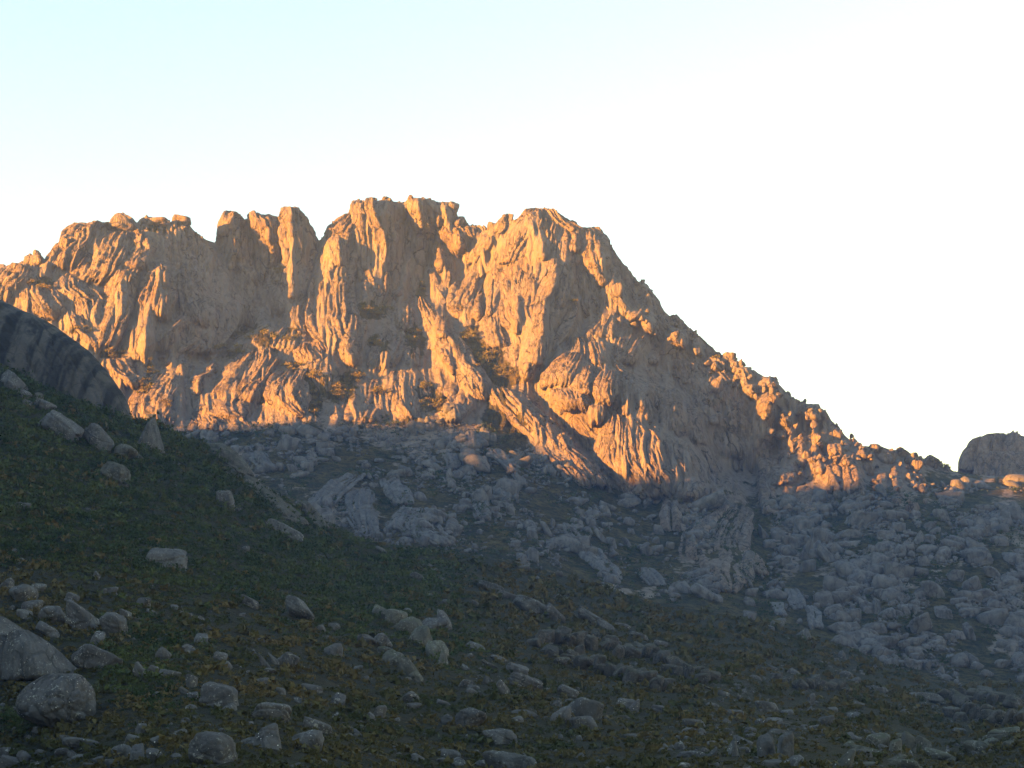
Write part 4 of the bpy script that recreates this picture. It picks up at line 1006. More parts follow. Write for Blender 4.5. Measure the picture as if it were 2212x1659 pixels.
# near hillside, left
HB = 'boulders on the near hillside'
for q in [(140,560,180,130,0,'r'),(40,500,90,90,0,'r'),(240,520,90,60,10,'r'),(330,690,190,120,15,'r','round dark boulder with one white lichen star beside the long spotted one'),
  (510,710,270,120,32,'b','long lichen-spotted boulder tilted down the slope above the fluted boulder'),(720,745,210,130,38,'r','smooth humped boulder with green upper edge beside the spotted boulder'),
  (200,640,130,90,0,'r'),(150,690,100,70,0,'r'),(460,580,100,50,15,'b'),(620,840,90,90,20,'b','squarish pale boulder standing in a grassy hollow below the humped boulder'),
  (605,955,350,130,20,'b','long rectangular block thickly dotted with white lichen below the humped boulder'),
  (300,785,180,55,30,'s'),(605,445,50,50,40,'b'),(695,540,90,55,0,'b'),(905,612,95,70,10,'b'),(960,672,90,22,25,'s'),(790,682,80,45,15,'b'),(1110,645,70,40,0,'r'),(1145,680,40,28,0,'r'),
  (1190,697,60,38,0,'r'),(1270,716,45,40,0,'r'),(1277,762,42,28,0,'r'),(1325,772,42,28,20,'r'),(1275,845,100,75,10,'b'),(1200,908,120,42,30,'s'),(1030,938,95,70,35,'b'),(1395,950,90,50,20,'b'),
  (1440,1012,60,40,50,'b'),(880,1042,110,60,45,'b','v-shaped split block beside the broken stone bar'),(965,1037,70,55,15,'b'),(1075,1062,150,48,13,'b','long broken stone bar lying across the grassy slope'),(1205,1115,75,95,8,'r','upright egg-shaped boulder above the big cracked block'),
  (1392,1205,275,165,4,'b','big squarish boulder cracked across, with a white lichen patch'),(1450,1278,90,62,0,'r'),(1215,1205,70,55,0,'b'),(990,1197,70,42,0,'r'),(1160,1170,70,30,40,'b'),
  (1705,1300,270,125,12,'b','broad angular grey boulder with a sloping top below the upright shards'),(1692,1462,230,175,12,'w','large peaked boulder with a lichen-dotted edge'),(1940,1482,195,155,22,'r','large rounded boulder beside the peaked one'),
  (1355,1535,345,200,18,'r','huge humpbacked boulder with white lichen spots along its back'),(2010,1390,190,75,12,'s'),(1910,1236,120,50,0,'r'),(2140,1232,95,85,30,'b'),(1970,1152,145,42,8,'s'),(1650,1112,90,48,0,'b','small block split by a horizontal crack on the grassy slope'),
  (1775,1175,60,55,0,'b'),(2105,912,120,100,15,'r','pale rounded boulder alone in green grass below a pebble-sized stone'),(2030,776,62,48,0,'r'),(2110,762,80,55,30,'r'),(2070,835,30,25,0,'r'),(1815,968,130,100,38,'b','notched angular block at the end of the row of shards'),
  (1668,978,48,110,-28,'w'),(1724,965,42,95,-38,'w'),(1612,940,40,72,-15,'w'),(1705,1046,80,38,10,'r'),(1575,607,130,55,22,'b'),(1885,648,225,95,45,'r','long smooth boulder with a white lichen patch leaning down the green slope'),
  (1530,692,40,28,0,'r'),(960,515,30,25,0,'r'),(1650,850,50,25,0,'b'),(895,1412,80,66,10,'b'),(1010,1482,130,50,8,'r','pale oblong boulder lying flat in the grass'),(835,1480,100,62,12,'b'),(765,1570,135,120,0,'r','tall rounded boulder split by a dark crack'),(870,1572,100,125,0,'b'),
  (965,1582,115,90,20,'r'),(712,1632,100,58,0,'r'),(520,1500,280,55,10,'s','long low rock shelf with grass on it'),(400,1560,120,55,10,'r'),(260,1560,80,38,0,'r'),(490,1590,80,36,0,'r'),(180,1472,38,45,0,'r'),(395,1465,50,34,0,'r'),(250,1420,95,34,15,'b'),
  (90,1412,35,24,0,'r'),(55,1560,130,60,15,'r'),(60,1622,130,80,10,'b'),(150,1590,110,60,50,'r'),(1145,1425,70,28,0,'r'),(1335,1390,40,24,0,'r'),(1225,1340,30,22,0,'r'),(1575,1382,60,34,0,'b'),(2130,1332,62,46,20,'r'),(2040,1620,62,38,0,'r'),(1860,1642,80,36,0,'r'),
  (1060,335,265,140,8,'b','blocky boulder with a pale top half hidden by dark shrubs'),(1800,150,270,60,25,'s','white lichened slab bright among the dark shrubs'),(90,285,30,28,0,'r'),(130,0,140,45,0,'b'),(730,560,30,20,0,'r'),(1560,1050,40,22,0,'r'),(980,1275,26,20,0,'r'),(1080,1380,22,18,0,'r'),(1850,1080,36,22,20,'b'),(1400,1420,40,26,0,'r'),(1110,1580,70,30,0,'r'),(620,1600,70,34,0,'r'),(330,1500,60,26,0,'r'),(560,1640,70,30,0,'r')]:
    boulder(6, *q[:6], label=q[6] if len(q) > 6 else None)
# upper left: the row of boulders below the dark dome
for q in [(80,500,110,160,-35,'w','pointed grey boulder under the foot of the dark dome'),(60,540,70,60,30,'b'),(150,590,90,50,30,'b'),(240,610,70,60,0,'r'),(170,650,60,50,0,'b'),(280,660,130,60,30,'b'),
  (390,790,270,120,38,'b','long fractured boulder lying down the slope under the dark dome'),(300,770,110,110,30,'b'),(630,870,250,100,42,'b','elongated lichen-pale boulder below the fractured one'),(790,960,150,100,20,'r','rounded mossy boulder at the lower end of the boulder row'),
  (735,1090,230,120,30,'r','smooth whale-backed boulder among shrubs below the boulder row'),(930,850,190,240,5,'w','tall hooded rock on the hillside edge against the sunlit cliffs'),(950,745,70,60,0,'r','small round knob on top of the hooded rock'),(1420,1260,110,130,-15,'b','grey upright rock among the shrubs beneath the edge slabs'),
  (80,1305,40,24,0,'r'),(150,1310,50,50,0,'b'),(880,990,60,60,0,'r')]:
    boulder(5, *q[:6], label=q[6] if len(q) > 6 else None, mat=M_MOSSY if q[5] == 'r' else None)
# near hillside, middle and right
for q in [(690,735,150,125,35,'r','domed boulder just above the cracked rock spine'),(752,725,85,155,-22,'r','narrow curved boulder pressed against the domed one'),(260,852,125,72,25,'r'),(370,850,125,72,28,'r'),(540,1212,120,75,25,'r'),(557,1266,100,42,5,'r'),
  (342,1302,85,92,15,'b'),(290,1332,62,36,30,'b'),(455,1352,40,28,0,'r'),(205,1435,70,36,20,'r'),(210,1022,60,42,20,'r'),(260,1092,35,32,0,'r'),(920,1350,195,140,6,'r','big round boulder undercut on its left side'),(770,1352,82,66,12,'r'),
  (1105,1452,230,95,17,'r','sleek seal-shaped boulder with lichen specks along its back'),(925,1472,76,42,5,'r'),(1215,1352,82,48,10,'r'),(1260,1310,180,36,5,'s'),(785,1570,150,56,4,'s','flat-topped overhanging boulder above two round ones'),(842,1622,100,58,10,'r'),(740,1612,80,38,0,'r'),
  (582,1596,100,58,4,'r'),(1170,1628,355,140,5,'r','very wide low boulder with a notched top'),(440,1622,80,32,0,'r'),(955,1556,40,24,0,'r'),(1030,1106,66,60,0,'r','almost spherical pale boulder in the grass'),(890,1122,92,52,18,'b'),(890,1022,62,42,10,'r'),(920,950,40,38,0,'r'),
  (960,890,145,42,20,'s'),(1040,1002,115,20,25,'s'),(1215,1032,145,62,20,'b'),(1270,1112,225,80,15,'b'),(1125,1150,110,46,55,'b'),(1530,1172,145,62,20,'b'),(1100,962,120,24,15,'s'),(750,1246,95,24,20,'s'),(1640,1290,230,150,10,'b','large ridged outcrop boulder furrowed along its top'),
  (1495,1335,160,100,-18,'b'),(1640,1380,165,110,-12,'b'),(1900,1262,130,86,0,'b'),(1960,1272,70,105,25,'w'),(2100,1292,92,66,0,'b'),(1050,512,185,50,20,'s'),(1150,562,150,42,15,'s'),(1300,625,230,80,25,'s','long pale slab running down the grassy shoulder'),(1455,685,155,70,35,'s'),
  (1500,582,100,44,8,'r'),(1690,705,215,60,25,'s'),(1775,755,150,42,25,'s'),(1880,760,105,34,10,'s'),(1985,822,125,36,20,'s'),(1970,672,92,34,10,'s'),(580,442,95,34,30,'b'),(740,470,60,26,20,'b'),(950,620,60,34,20,'b'),(360,280,90,24,30,'b'),(780,580,60,20,20,'s'),(2120,870,90,40,20,'s'),
  (1180,775,50,22,0,'r'),(520,660,60,30,20,'r')]:
    boulder(7, *q[:6], label=q[6] if len(q) > 6 else None)
for q in [(1290,1485,165,95,4,'r','rounded grey-green boulder topping the pile at the foot of the valley'),(1110,1512,82,50,0,'r'),(1230,1548,205,85,-4,'r','mossy flat boulder lying across the pile'),(1430,1462,135,56,0,'b'),(1485,1505,120,135,18,'b','steep slab boulder with a crack of white lichen'),
  (1400,1530,90,115,0,'b'),(1580,1512,125,95,18,'b'),(1665,1562,150,72,35,'r'),(1730,1592,105,48,10,'r'),(1410,1602,115,58,0,'r'),(1480,1640,245,70,5,'r'),(1080,1612,190,90,-28,'r','big sloping boulder at the left end of the pile'),(1200,1642,165,42,0,'r'),(1925,1532,190,95,0,'r','broad dome-shaped boulder on the golden grass'),
  (2105,1442,235,74,-3,'b','long low boulder with a flat top beside the dark crag'),(2015,1502,125,66,0,'r'),(2125,1512,105,58,0,'r'),(1960,1472,62,50,0,'r'),(1840,1602,62,38,0,'r'),(705,1535,120,215,0,'b','tall right half of a great split block'),(588,1535,112,190,0,'b','tall left half of a great split block'),(765,1622,155,86,0,'r'),
  (620,1634,130,58,0,'b'),(372,1535,110,145,8,'w','upright triangular rock leaning by a dark hollow'),(435,1485,115,66,0,'r'),(250,1560,60,76,30,'w'),(120,1572,205,42,-2,'s'),(230,1512,90,46,-20,'r'),(40,1522,82,56,0,'r'),(60,1642,92,38,0,'r'),(130,1382,150,70,0,'b'),(90,1432,115,62,0,'b'),
  (592,1275,155,82,0,'b'),(380,1312,122,44,0,'b'),(600,1372,175,62,0,'b'),(960,1362,125,72,0,'b'),(900,1412,105,56,0,'b'),(870,1232,50,90,0,'b'),(1290,1166,135,36,0,'s'),(1560,1202,285,44,3,'s','long horizontal ledge boulder across the valley foot'),(1620,1222,160,56,0,'r'),(1150,1330,110,50,0,'b'),
  (720,1310,90,40,0,'b'),(480,1420,90,44,0,'b'),(1000,1290,70,34,0,'b'),(1800,1430,90,50,0,'b'),(1780,1500,60,40,0,'r')]:
    boulder(8, *q[:6], label=q[6] if len(q) > 6 else None, mat=M_MOSSY if q[1] > 1440 and q[0] > 1000 else None)
# talus under the right flank
for q in [(655,752,112,82,0,'b','pale square boulder on the edge of the grassy shoulder'),(830,822,112,90,18,'w'),(480,690,85,55,0,'b'),(480,612,72,38,0,'b'),(490,546,92,56,0,'b'),(180,542,155,66,35,'b'),(275,582,75,46,20,'b'),(950,592,125,110,0,'b'),
  (845,382,122,90,0,'b'),(840,272,105,155,10,'w','large upright triangular boulder below the flat stacked slabs'),(932,205,140,120,8,'b'),(1190,375,160,85,0,'w'),(1302,348,108,112,8,'b','pale rounded block shining among darker talus'),(1085,242,195,46,0,'s','lower of two flat stacked slabs in the talus'),(1100,178,175,56,-3,'s','upper of two flat stacked slabs in the talus'),
  (1100,552,142,86,0,'b'),(1130,692,122,86,0,'b'),(1230,642,112,76,0,'b'),(1280,642,50,120,0,'b'),(1340,862,142,86,15,'b'),(1440,882,122,66,-10,'b'),(1290,772,112,66,0,'b'),(1250,882,122,86,0,'b'),(1552,745,175,95,-32,'b','long tilted block slanting up to the right in the talus'),(1460,662,60,92,-20,'b'),
  (1640,535,150,120,0,'b','big rounded block half sunk in the talus'),(1702,672,102,85,0,'b'),(1920,312,185,105,0,'b'),(1700,312,115,86,0,'b'),(1522,922,112,66,10,'b'),(1530,1002,82,66,0,'b'),(1602,1012,50,58,0,'b'),(1480,992,62,58,0,'b'),(1880,962,82,90,0,'r'),(1865,792,55,112,-8,'b'),(1800,812,92,56,0,'b'),
  (2140,892,92,66,0,'r'),(2182,962,102,76,0,'r'),(2062,682,115,76,-10,'b'),(1990,702,142,62,-15,'b'),(700,350,90,70,0,'b'),(740,230,110,90,-10,'b'),(660,180,90,90,0,'b'),(1190,80,200,90,4,'b'),(1400,60,170,60,4,'b'),(1340,180,120,60,0,'b'),(1560,200,110,90,0,'w'),(1480,260,80,60,0,'b'),
  (1800,220,120,60,20,'b'),(2010,420,110,70,0,'b'),(1880,500,140,90,-20,'b'),(1980,560,120,80,-15,'b'),(2130,480,110,80,0,'b'),(1780,440,110,70,0,'b'),(1560,420,100,60,0,'b'),(1420,430,90,70,0,'b'),(2150,330,130,80,0,'b'),(2060,220,110,60,0,'b'),(1150,460,110,50,0,'b'),(960,300,70,130,-30,'b'),
  (1060,400,70,90,-25,'w'),(1390,760,90,46,20,'b'),(1230,540,80,50,0,'b'),(1000,500,80,46,0,'b'),(560,160,70,100,-25,'w'),(600,240,80,60,0,'b'),(1690,60,110,80,0,'r'),(1620,130,80,60,0,'b'),(1830,640,60,40,0,'b'),(1920,1010,90,50,0,'r'),(2080,1000,110,60,0,'r'),(1980,1060,90,50,0,'r')]:
    boulder(8, *q[:6], label=q[6] if len(q) > 6 else None)
# grassy slope under the cliffs
for q in [(1170,115,72,44,0,'b'),(1230,135,36,24,0,'b'),(1310,172,72,92,0,'b'),(1402,140,46,115,-25,'b'),(1430,245,72,48,0,'b'),(1320,312,82,105,0,'b'),(1242,335,70,80,0,'b'),(1680,102,72,48,20,'b'),(1785,116,70,22,0,'s'),(1740,180,40,120,-35,'b'),(1815,230,50,80,-20,'b'),(1910,230,40,70,-20,'b'),
  (1440,110,30,60,0,'b'),(1250,390,90,30,0,'b'),(1470,430,70,34,0,'b'),(2030,280,70,80,-30,'b'),(2180,250,60,50,0,'b'),(2110,150,80,70,0,'b'),(860,20,70,50,0,'b'),(1090,60,60,40,0,'b'),(340,190,60,50,0,'b'),(20,80,90,90,0,'b'),(500,20,60,30,0,'b')]:
    boulder(7, *q[:6])
for q in [(955,322,115,52,4,'b','flat pale block resting on the grassy slope below the cliffs'),(860,258,70,36,0,'b'),(1020,370,60,36,0,'b'),(380,305,70,56,0,'b','reddish rounded block alone on the slope above the hillside edge'),(210,248,90,26,0,'s'),(470,385,24,20,0,'b'),(530,440,60,40,0,'b'),(660,420,60,50,0,'b'),(740,430,70,50,0,'b'),
  (870,390,70,40,0,'b'),(1180,390,80,24,0,'s'),(1290,380,70,26,0,'s'),(1400,360,80,24,0,'s'),(1510,290,80,24,0,'s'),(1960,210,90,60,20,'b'),(2010,230,50,60,0,'b'),(2150,350,80,60,0,'b'),(1840,650,70,60,0,'b'),(2120,700,60,60,0,'b'),(2130,780,70,44,0,'b'),(2180,800,40,34,0,'b'),(1620,170,70,50,0,'b'),
  (1500,200,70,60,0,'b'),(1130,250,60,40,0,'b'),(1040,240,50,40,0,'b'),(600,200,70,40,0,'b'),(640,170,60,50,0,'b'),(960,220,50,36,0,'b'),(1560,130,60,40,0,'b'),(1730,60,60,40,0,'b'),(780,160,60,50,0,'b'),(1420,330,50,30,0,'b')]:
    boulder(9, *q[:6], label=q[6] if len(q) > 6 else None)
# blocks on the skyline
for z, *q in [(1,770,292,190,110,-6,'w','pyramid-shaped summit block on the left massif'),(1,1140,284,128,68,4,'b','flat-topped block perched at the right end of the left summit'),(1,970,292,180,48,0,'b'),(1,408,430,72,88,10,'b','square block leaning on the left shoulder skyline'),(1,495,376,34,34,0,'b'),
  (1,215,525,130,76,0,'b','jagged block on the far left skyline'),(1,115,580,110,60,0,'b'),(2,600,165,70,60,0,'b'),(2,770,310,52,46,0,'b','round block hanging in the dark gully under the central summit'),(2,1225,505,46,40,0,'b','small square block lit in the gully left of the right summit'),
  (4,340,205,110,60,0,'b','lumpy block standing on the right-hand crest'),(4,415,235,40,50,20,'w'),(4,1124,698,30,28,0,'r','small balanced stone standing free on the right crest'),(4,1135,722,16,30,0,'b'),(4,1262,775,60,56,0,'b'),(4,1320,790,90,36,4,'b'),(4,1460,812,120,46,15,'b'),(4,1630,860,96,70,20,'b'),(4,1711,895,18,40,0,'w','thin pointed tooth on the low skyline near the far dome')]:
    boulder(z, *q[:6], label=q[6] if len(q) > 6 else None, mat=M_ROCK)
# the largest boulders, traced
def big_rock(z, rows, label, mat=None, **kw):
    kw.setdefault('D', lambda u, v, q=float(D_HILL(float(zx(z, rows[-1][2])), float(zy(z, rows[-1][0])) - 12)): q + 0 * np.asarray(u, float))
    return body('boulder', z, rows, mat=mat or M_BOULDER, closed=True, props={'label': label, 'category': 'boulder', 'group': HB}, rough=.5, lump=.7, jag=1.0, step=2.2, **kw)
big_rock(6, [(700,-140,-60,20),(740,-160,-20,90),(790,-180,0,160),(840,-200,20,230),(900,-200,40,280)], 'grey boulder back showing above the great fluted boulder', prot=.8, fl=(40,4,.06))
big_rock(6, [(786,70,120,175),(830,45,150,255),(880,30,170,330),(940,20,190,395),(1000,10,220,455),(1050,5,240,515),(1100,5,240,500)], 'great fluted boulder with dark runnels down its sloping flank', prot=.75, a=1.9, fl=(22,9,.13), foot=.3)
big_rock(6, [(815,-60,0,50),(880,-120,10,85),(960,-160,20,105),(1040,-170,30,112),(1110,-170,30,110)], 'steep dark boulder cut by the left of the great fluted boulder', prot=.7, fl=(40,5,.06), foot=.3)
big_rock(6, [(1062,300,390,470),(1090,250,390,540),(1140,170,370,585),(1200,112,340,602),(1260,98,320,608),(1320,110,320,600),(1370,180,340,560),(1405,290,390,500)], 'huge lumpy boulder with a grassy ledge and lichen streaks', prot=.85, a=2.2, fl=(36,1.2,.16), foot=.5)
def chain(z, segs, label):
    """one long rock whose back is broken into swellings"""
    Vs, Fs, n = [], [], 0
    x0, y0 = np.mean([s[0] for s in segs]), np.max([s[1] for s in segs])
    for k, (x, y, w, h, rot) in enumerate(segs):
        V, Fc = rock_shape('r', 900 + k * 13 + int(x), 4)
        u, v = float(zx(z, x)), float(zy(z, y)); d = float(ground_d(u, v + 0.2 * h * .3418)); m = d / F_PX * 0.3418 / 2
        V = V * np.array([w * m, min(w, h) * m * 1.1, h * m]); c, s_ = math.cos(R(rot)), math.sin(R(rot))
        V = np.stack([V[:, 0] * c + V[:, 2] * s_, V[:, 1], -V[:, 0] * s_ + V[:, 2] * c], -1) + pix(u, v, d)
        Vs.append(V); Fs.append(Fc + n); n += len(V)
    root = link('boulder', None, None, label=label, category='boulder', group=HB)
    base = np.concatenate(Vs); root.location = (base[:, 0].mean(), base[:, 1].mean(), base[:, 2].min())
    for V, (_, Fc) in zip(Vs, [rock_shape('r', 1, 4)] * len(Vs)):
        me = new_mesh('rock_swelling', V - np.array(root.location), Fc); me.materials.append(M_MOSSY); link('rock_swelling', me, None, root)
chain(7, [(370,690,150,100,15),(450,715,150,130,28),(545,775,190,150,38),(630,850,190,150,44),(705,930,180,150,50),(755,990,150,90,52)], 'long cracked rock spine arching down through the shrubs')
chain(7, [(385,925,130,64,20),(455,985,190,120,40),(530,1050,210,120,44),(580,1095,110,70,50)], 'long smooth boulder with a broken upper end below the rock spine')

# tell the unnamed boulders apart by the marked boulder they lie closest to
def name_boulders():
    import re as _re
    bs = [o for o in COL.objects if o.get('category') == 'boulder']
    pos = np.array([o.location[:] if o.data is None or o.location.length > 1 else np.mean([v.co[:] for v in o.data.vertices], 0) for o in bs])
    auto = [bool(o.get('auto')) for o in bs]
    anchors = []
    for k, o in enumerate(bs):
        if not auto[k]:
            m_ = _re.match(r"^(.*?\b(?:boulder|block|slab|rock|spine|stone|bar|tooth|shelf|knob|half|ledge)\b)", o['label'])
            if m_ and len(m_.group(1).split()) <= 6:
                anchors.append((k, m_.group(1)))
    nth = ['closest', 'second closest', 'third closest', 'fourth closest', 'fifth closest', 'sixth closest', 'seventh closest', 'eighth closest', 'ninth closest', 'tenth closest']
    A = np.array([k for k, _ in anchors])
    for k, o in enumerate(bs):
        if not auto[k]:
            continue
        dist = np.linalg.norm(pos[A] - pos[k], axis=1); best = int(dist.argmin()); ak, ph = anchors[best]
        rank = int((np.linalg.norm(pos - pos[ak], axis=1) < dist[best]).sum()) - 1
        dz = pos[k][2] - pos[ak][2]; rel = 'uphill of' if dz > 0.25 * dist[best] else 'downhill of' if dz < -0.25 * dist[best] else 'beside'
        words = o['label'].split(' boulder ')[0].replace('slab-like', 'slab') + ' boulder'
        if rank < len(nth):
            o['label'] = f'{words} {rel} the {ph}, {nth[rank]} to it'
        else:
            o['label'] = f'{words} {rel} the {ph}, some way off'
        del o['auto']
name_boulders()

# ---------------------------------------------------------------- loose stones too many to count
def scatter_rocks(name, label, mat, spots, sub, seed):
    r = np.random.default_rng(seed); protos = [rock_shape(k, 700 + j, sub, 2.4) for j, k in enumerate('bwbwsbrbwsbw')]
    Vs, Fs, n = [], [], 0
    for (u, v, s, asp, d) in spots:
        V, Fc = protos[r.integers(len(protos))]
        m = s * d / F_PX / 2
        a = r.uniform(-.5, .5); c, s_ = math.cos(a), math.sin(a)
        Q = V * np.array([m * asp, m, m / asp ** .5]) * r.uniform(.75, 1.25, 3)
        Q = np.stack([Q[:, 0] * c + Q[:, 2] * s_, Q[:, 1], -Q[:, 0] * s_ + Q[:, 2] * c], -1) + pix(u, v, d) + np.array([0, 0, m * 0.15])
        Vs.append(Q); Fs.append(Fc + n); n += len(V)
    me = new_mesh(name, np.concatenate(Vs), np.concatenate(Fs), smooth=False); me.materials.append(mat)
    return link(name, me, None, kind='stuff', label=label, category='stones')
r_ = np.random.default_rng(77)
def spots_in(n, u0, u1, v0, v1, dens, smin, smax, pw=2.2):
    out = []
    U = r_.uniform(u0, u1, n * 6); V = r_.uniform(v0, v1, n * 6)
    keep = r_.uniform(0, 1, n * 6) < dens(U, V)
    U, V = U[keep][:n], V[keep][:n]
    S = smin * (1 - r_.uniform(0, 1, len(U)) * (1 - (smin / smax) ** pw)) ** (-1 / pw)
    D = ground_d(U, V)
    return [(u, v, s, a, d) for u, v, s, a, d in zip(U, V, S, r_.uniform(.8, 1.8, len(U)), D)]
def dens_talus(u, v):
    n = fbm(np.stack([u / 60, v / 45], -1), 301, 3); f = ss(-0.2, 0.18, n)
    base = ss(1440, 1560, u) * 1.0 + 0.35 * (1 - ss(1440, 1560, u))
    f = f * base * (v < edge(u) - 4) * (v > np.interp(u, [400, 700, 1000, 1350, 1500, 1700, 1950, 2212], [935, 930, 905, 1060, 1090, 1080, 1050, 1040]))
    for (a, b, ra, rb) in ((1640,1225,40,70),(1985,1150,75,55),(2050,1440,70,60),(1740,1290,70,30),(1370,1190,70,60),(1900,1300,35,60)):
        f = f * (1 - 0.9 * np.exp(-((u - a) / ra) ** 2 - ((v - b) / rb) ** 2))
    return f
scatter_rocks('talus', 'loose pale talus blocks strewn over the shaded mountain slope', M_TALUS, spots_in(12500, 400, 2300, 900, 1490, dens_talus, 3.4, 48, 1.75), 2, 1)
def dens_hill(u, v):
    n = fbm(np.stack([u / 50, v / 30], -1), 311, 3)
    w = ss(1300, 1500, v) * ss(900, 1500, u) + 0.10 + 0.4 * ss(1380, 1600, v)
    return ss(0.0, 0.35, n) * w * (v > edge(u) + 8)
scatter_rocks('loose_stones', 'small grey stones scattered through the grass of the near hillside', M_BOULDER, spots_in(3400, -40, 2260, 1000, 1690, dens_hill, 4.0, 26), 2, 2)
# ---------------------------------------------------------------- plants
def clumps(n_leaf, seed, flat=0.7, leaf=0.28):
    """leaf-sized faces spread through a rounded, uneven crown of unit radius"""
    r = np.random.default_rng(seed)
    lobes = r.normal(size=(5, 3)) * np.array([.45, .45, .22]); lobes[:, 2] = np.abs(lobes[:, 2])
    c = lobes[r.integers(5, size=n_leaf)] + r.normal(size=(n_leaf, 3)) * np.array([.28, .28, .22])
    c[:, 2] = np.abs(c[:, 2]) * flat + 0.05
    a = r.normal(size=(n_leaf, 3)); a /= np.linalg.norm(a, axis=1, keepdims=True)
    b = np.cross(a, r.normal(size=(n_leaf, 3))); b /= np.linalg.norm(b, axis=1, keepdims=True)
    s = leaf * r.uniform(.6, 1.3, (n_leaf, 1))
    return np.stack([c - a * s * .5 - b * s * .35, c + a * s * .6, c - a * s * .5 + b * s * .35], 1)   # triangles

def scatter_clumps(name, label, mat, U, V, S, n_leaf, seed, flat=.7, leaf=.28, cat='shrubs', spread=None):
    r = np.random.default_rng(seed)
    protos = [clumps(n_leaf, seed + k, flat, leaf) for k in range(12)]
    D = ground_d(U, V); P = pix(U, V, D)
    T = np.stack(protos)[r.integers(12, size=len(U))]
    ang = r.uniform(0, 2 * np.pi, len(U)); c, s = np.cos(ang), np.sin(ang)
    X = T[..., 0] * c[:, None, None] - T[..., 1] * s[:, None, None]; Y = T[..., 0] * s[:, None, None] + T[..., 1] * c[:, None, None]
    m = (S * D / F_PX)[:, None, None]
    Q = np.stack([X * m, Y * m, T[..., 2] * m * r.uniform(.8, 1.3, len(U))[:, None, None]], -1) + P[:, None, None]
    Q = Q.reshape(-1, 3)
    me = new_mesh(name, Q, np.arange(len(Q)).reshape(-1, 3), smooth=False); me.materials.append(mat)
    return link(name, me, None, kind='stuff', label=label, category=cat)

def pick(n, u0, u1, v0, v1, dens, seed):
    r = np.random.default_rng(seed)
    U = r.uniform(u0, u1, n); V = r.uniform(v0, v1, n); k = r.uniform(0, 1, n) < dens(U, V)
    return U[k], V[k], r
def shrubland(u, v):
    up = np.interp(u, [-60, 0, 200, 400, 600, 800, 950, 1100], [1225, 1225, 1235, 1290, 1330, 1370, 1330, 1240])
    n = fbm(np.stack([u / 70, v / 40], -1), 401, 4)
    f = ss(40, -60, v - up + 60 * n) * ss(1080, 900, u + 50 * n)
    for (a, b, ra, rb) in ((330,1380,90,60),(250,1430,60,50),(760,1340,120,40),(960,1370,70,60),(320,1480,60,60),(40,1560,60,30)):
        f = np.maximum(f, 0.9 * np.exp(-((u - a) / ra) ** 2 - ((v - b) / rb) ** 2))
    return f * (v > edge(u) - 1)
U, V, r0 = pick(41000, -450, 1150, 700, 1640, shrubland, 1)
scatter_clumps('shrubs', 'dense dark green shrubs covering the near hillside', M_SHRUB, U, V, np.minimum(5.5 * (1 - r0.uniform(0, 1, len(U))) ** -0.55, 24), 34, 500, leaf=.3)
U, V, r0 = pick(2000, -450, 1150, 700, 1640, shrubland, 7)
scatter_clumps('olive_shrubs', 'larger olive shrubs standing out of the dark scrub on the near hillside', M_SHRUB_B, U, V, r0.uniform(6, 16, len(U)), 60, 560, leaf=.24)
def grassland(u, v):
    return (1 - 0.75 * shrubland(u, v)) * (v > edge(u) + 1) * (0.35 + 0.65 * ss(-.25, .2, fbm(np.stack([u / 40, v / 22], -1), 411, 3)))
U, V, r0 = pick(54000, -450, 2650, 850, 1710, grassland, 2)
scatter_clumps('grass_tussocks', 'dry brown-green tussock grass over the near hillside', M_GRASS, U, V, np.minimum(4 * (1 - r0.uniform(0, 1, len(U))) ** -0.4, 15) * 1.25, 18, 520, flat=.9, leaf=.75, cat='grass')
def low_veg(u, v):
    n = fbm(np.stack([u / 50, v / 34], -1), 421, 4)
    return ss(-.1, .25, n) * (v < edge(u)) * (v > np.interp(u, [350, 700, 1000, 1350, 1500, 1700, 1950, 2212], [925, 910, 880, 1090, 1110, 1090, 1060, 1050]))
U, V, r0 = pick(17000, 380, 2260, 880, 1490, low_veg, 3)
scatter_clumps('slope_scrub', 'low dark scrub between the blocks of the shaded mountain slope', M_SHRUB, U, V, r0.uniform(3, 9, len(U)), 14, 540, leaf=.45)

# bushes and small trees on the mountain, one by one
def bush_meshes():
    out = []
    for k in range(5):
        T = clumps(110, 600 + k, .85, .26) + np.array([0, 0, .25])
        cm = new_mesh('crown', T.reshape(-1, 3), np.arange(330).reshape(-1, 3), smooth=False); cm.materials.append(M_TREE)
        Vt, Ft = [], []
        rr = np.random.default_rng(650 + k)
        for b in range(4):           # a short trunk and three limbs
            tip = np.array([0, 0, .55]) if b == 0 else np.array([rr.uniform(-.5, .5), rr.uniform(-.5, .5), rr.uniform(.55, .9)])
            st = np.array([0, 0, -.25]) if b == 0 else np.array([0, 0, .2])
            for q, (cc, rad) in enumerate(((st, .07), (tip, .02))):
                for a in range(5):
                    Vt.append(cc + rad * np.array([math.cos(a * 1.2566), math.sin(a * 1.2566), 0]))
            o = b * 10
            Ft += [[o + a, o + (a + 1) % 5, o + 5 + (a + 1) % 5, o + 5 + a] for a in range(5)]
        tm = new_mesh('trunk', np.array(Vt), np.array(Ft)); tm.materials.append(M_BARK)
        out.append((cm, tm))
    return out
BUSH = bush_meshes()
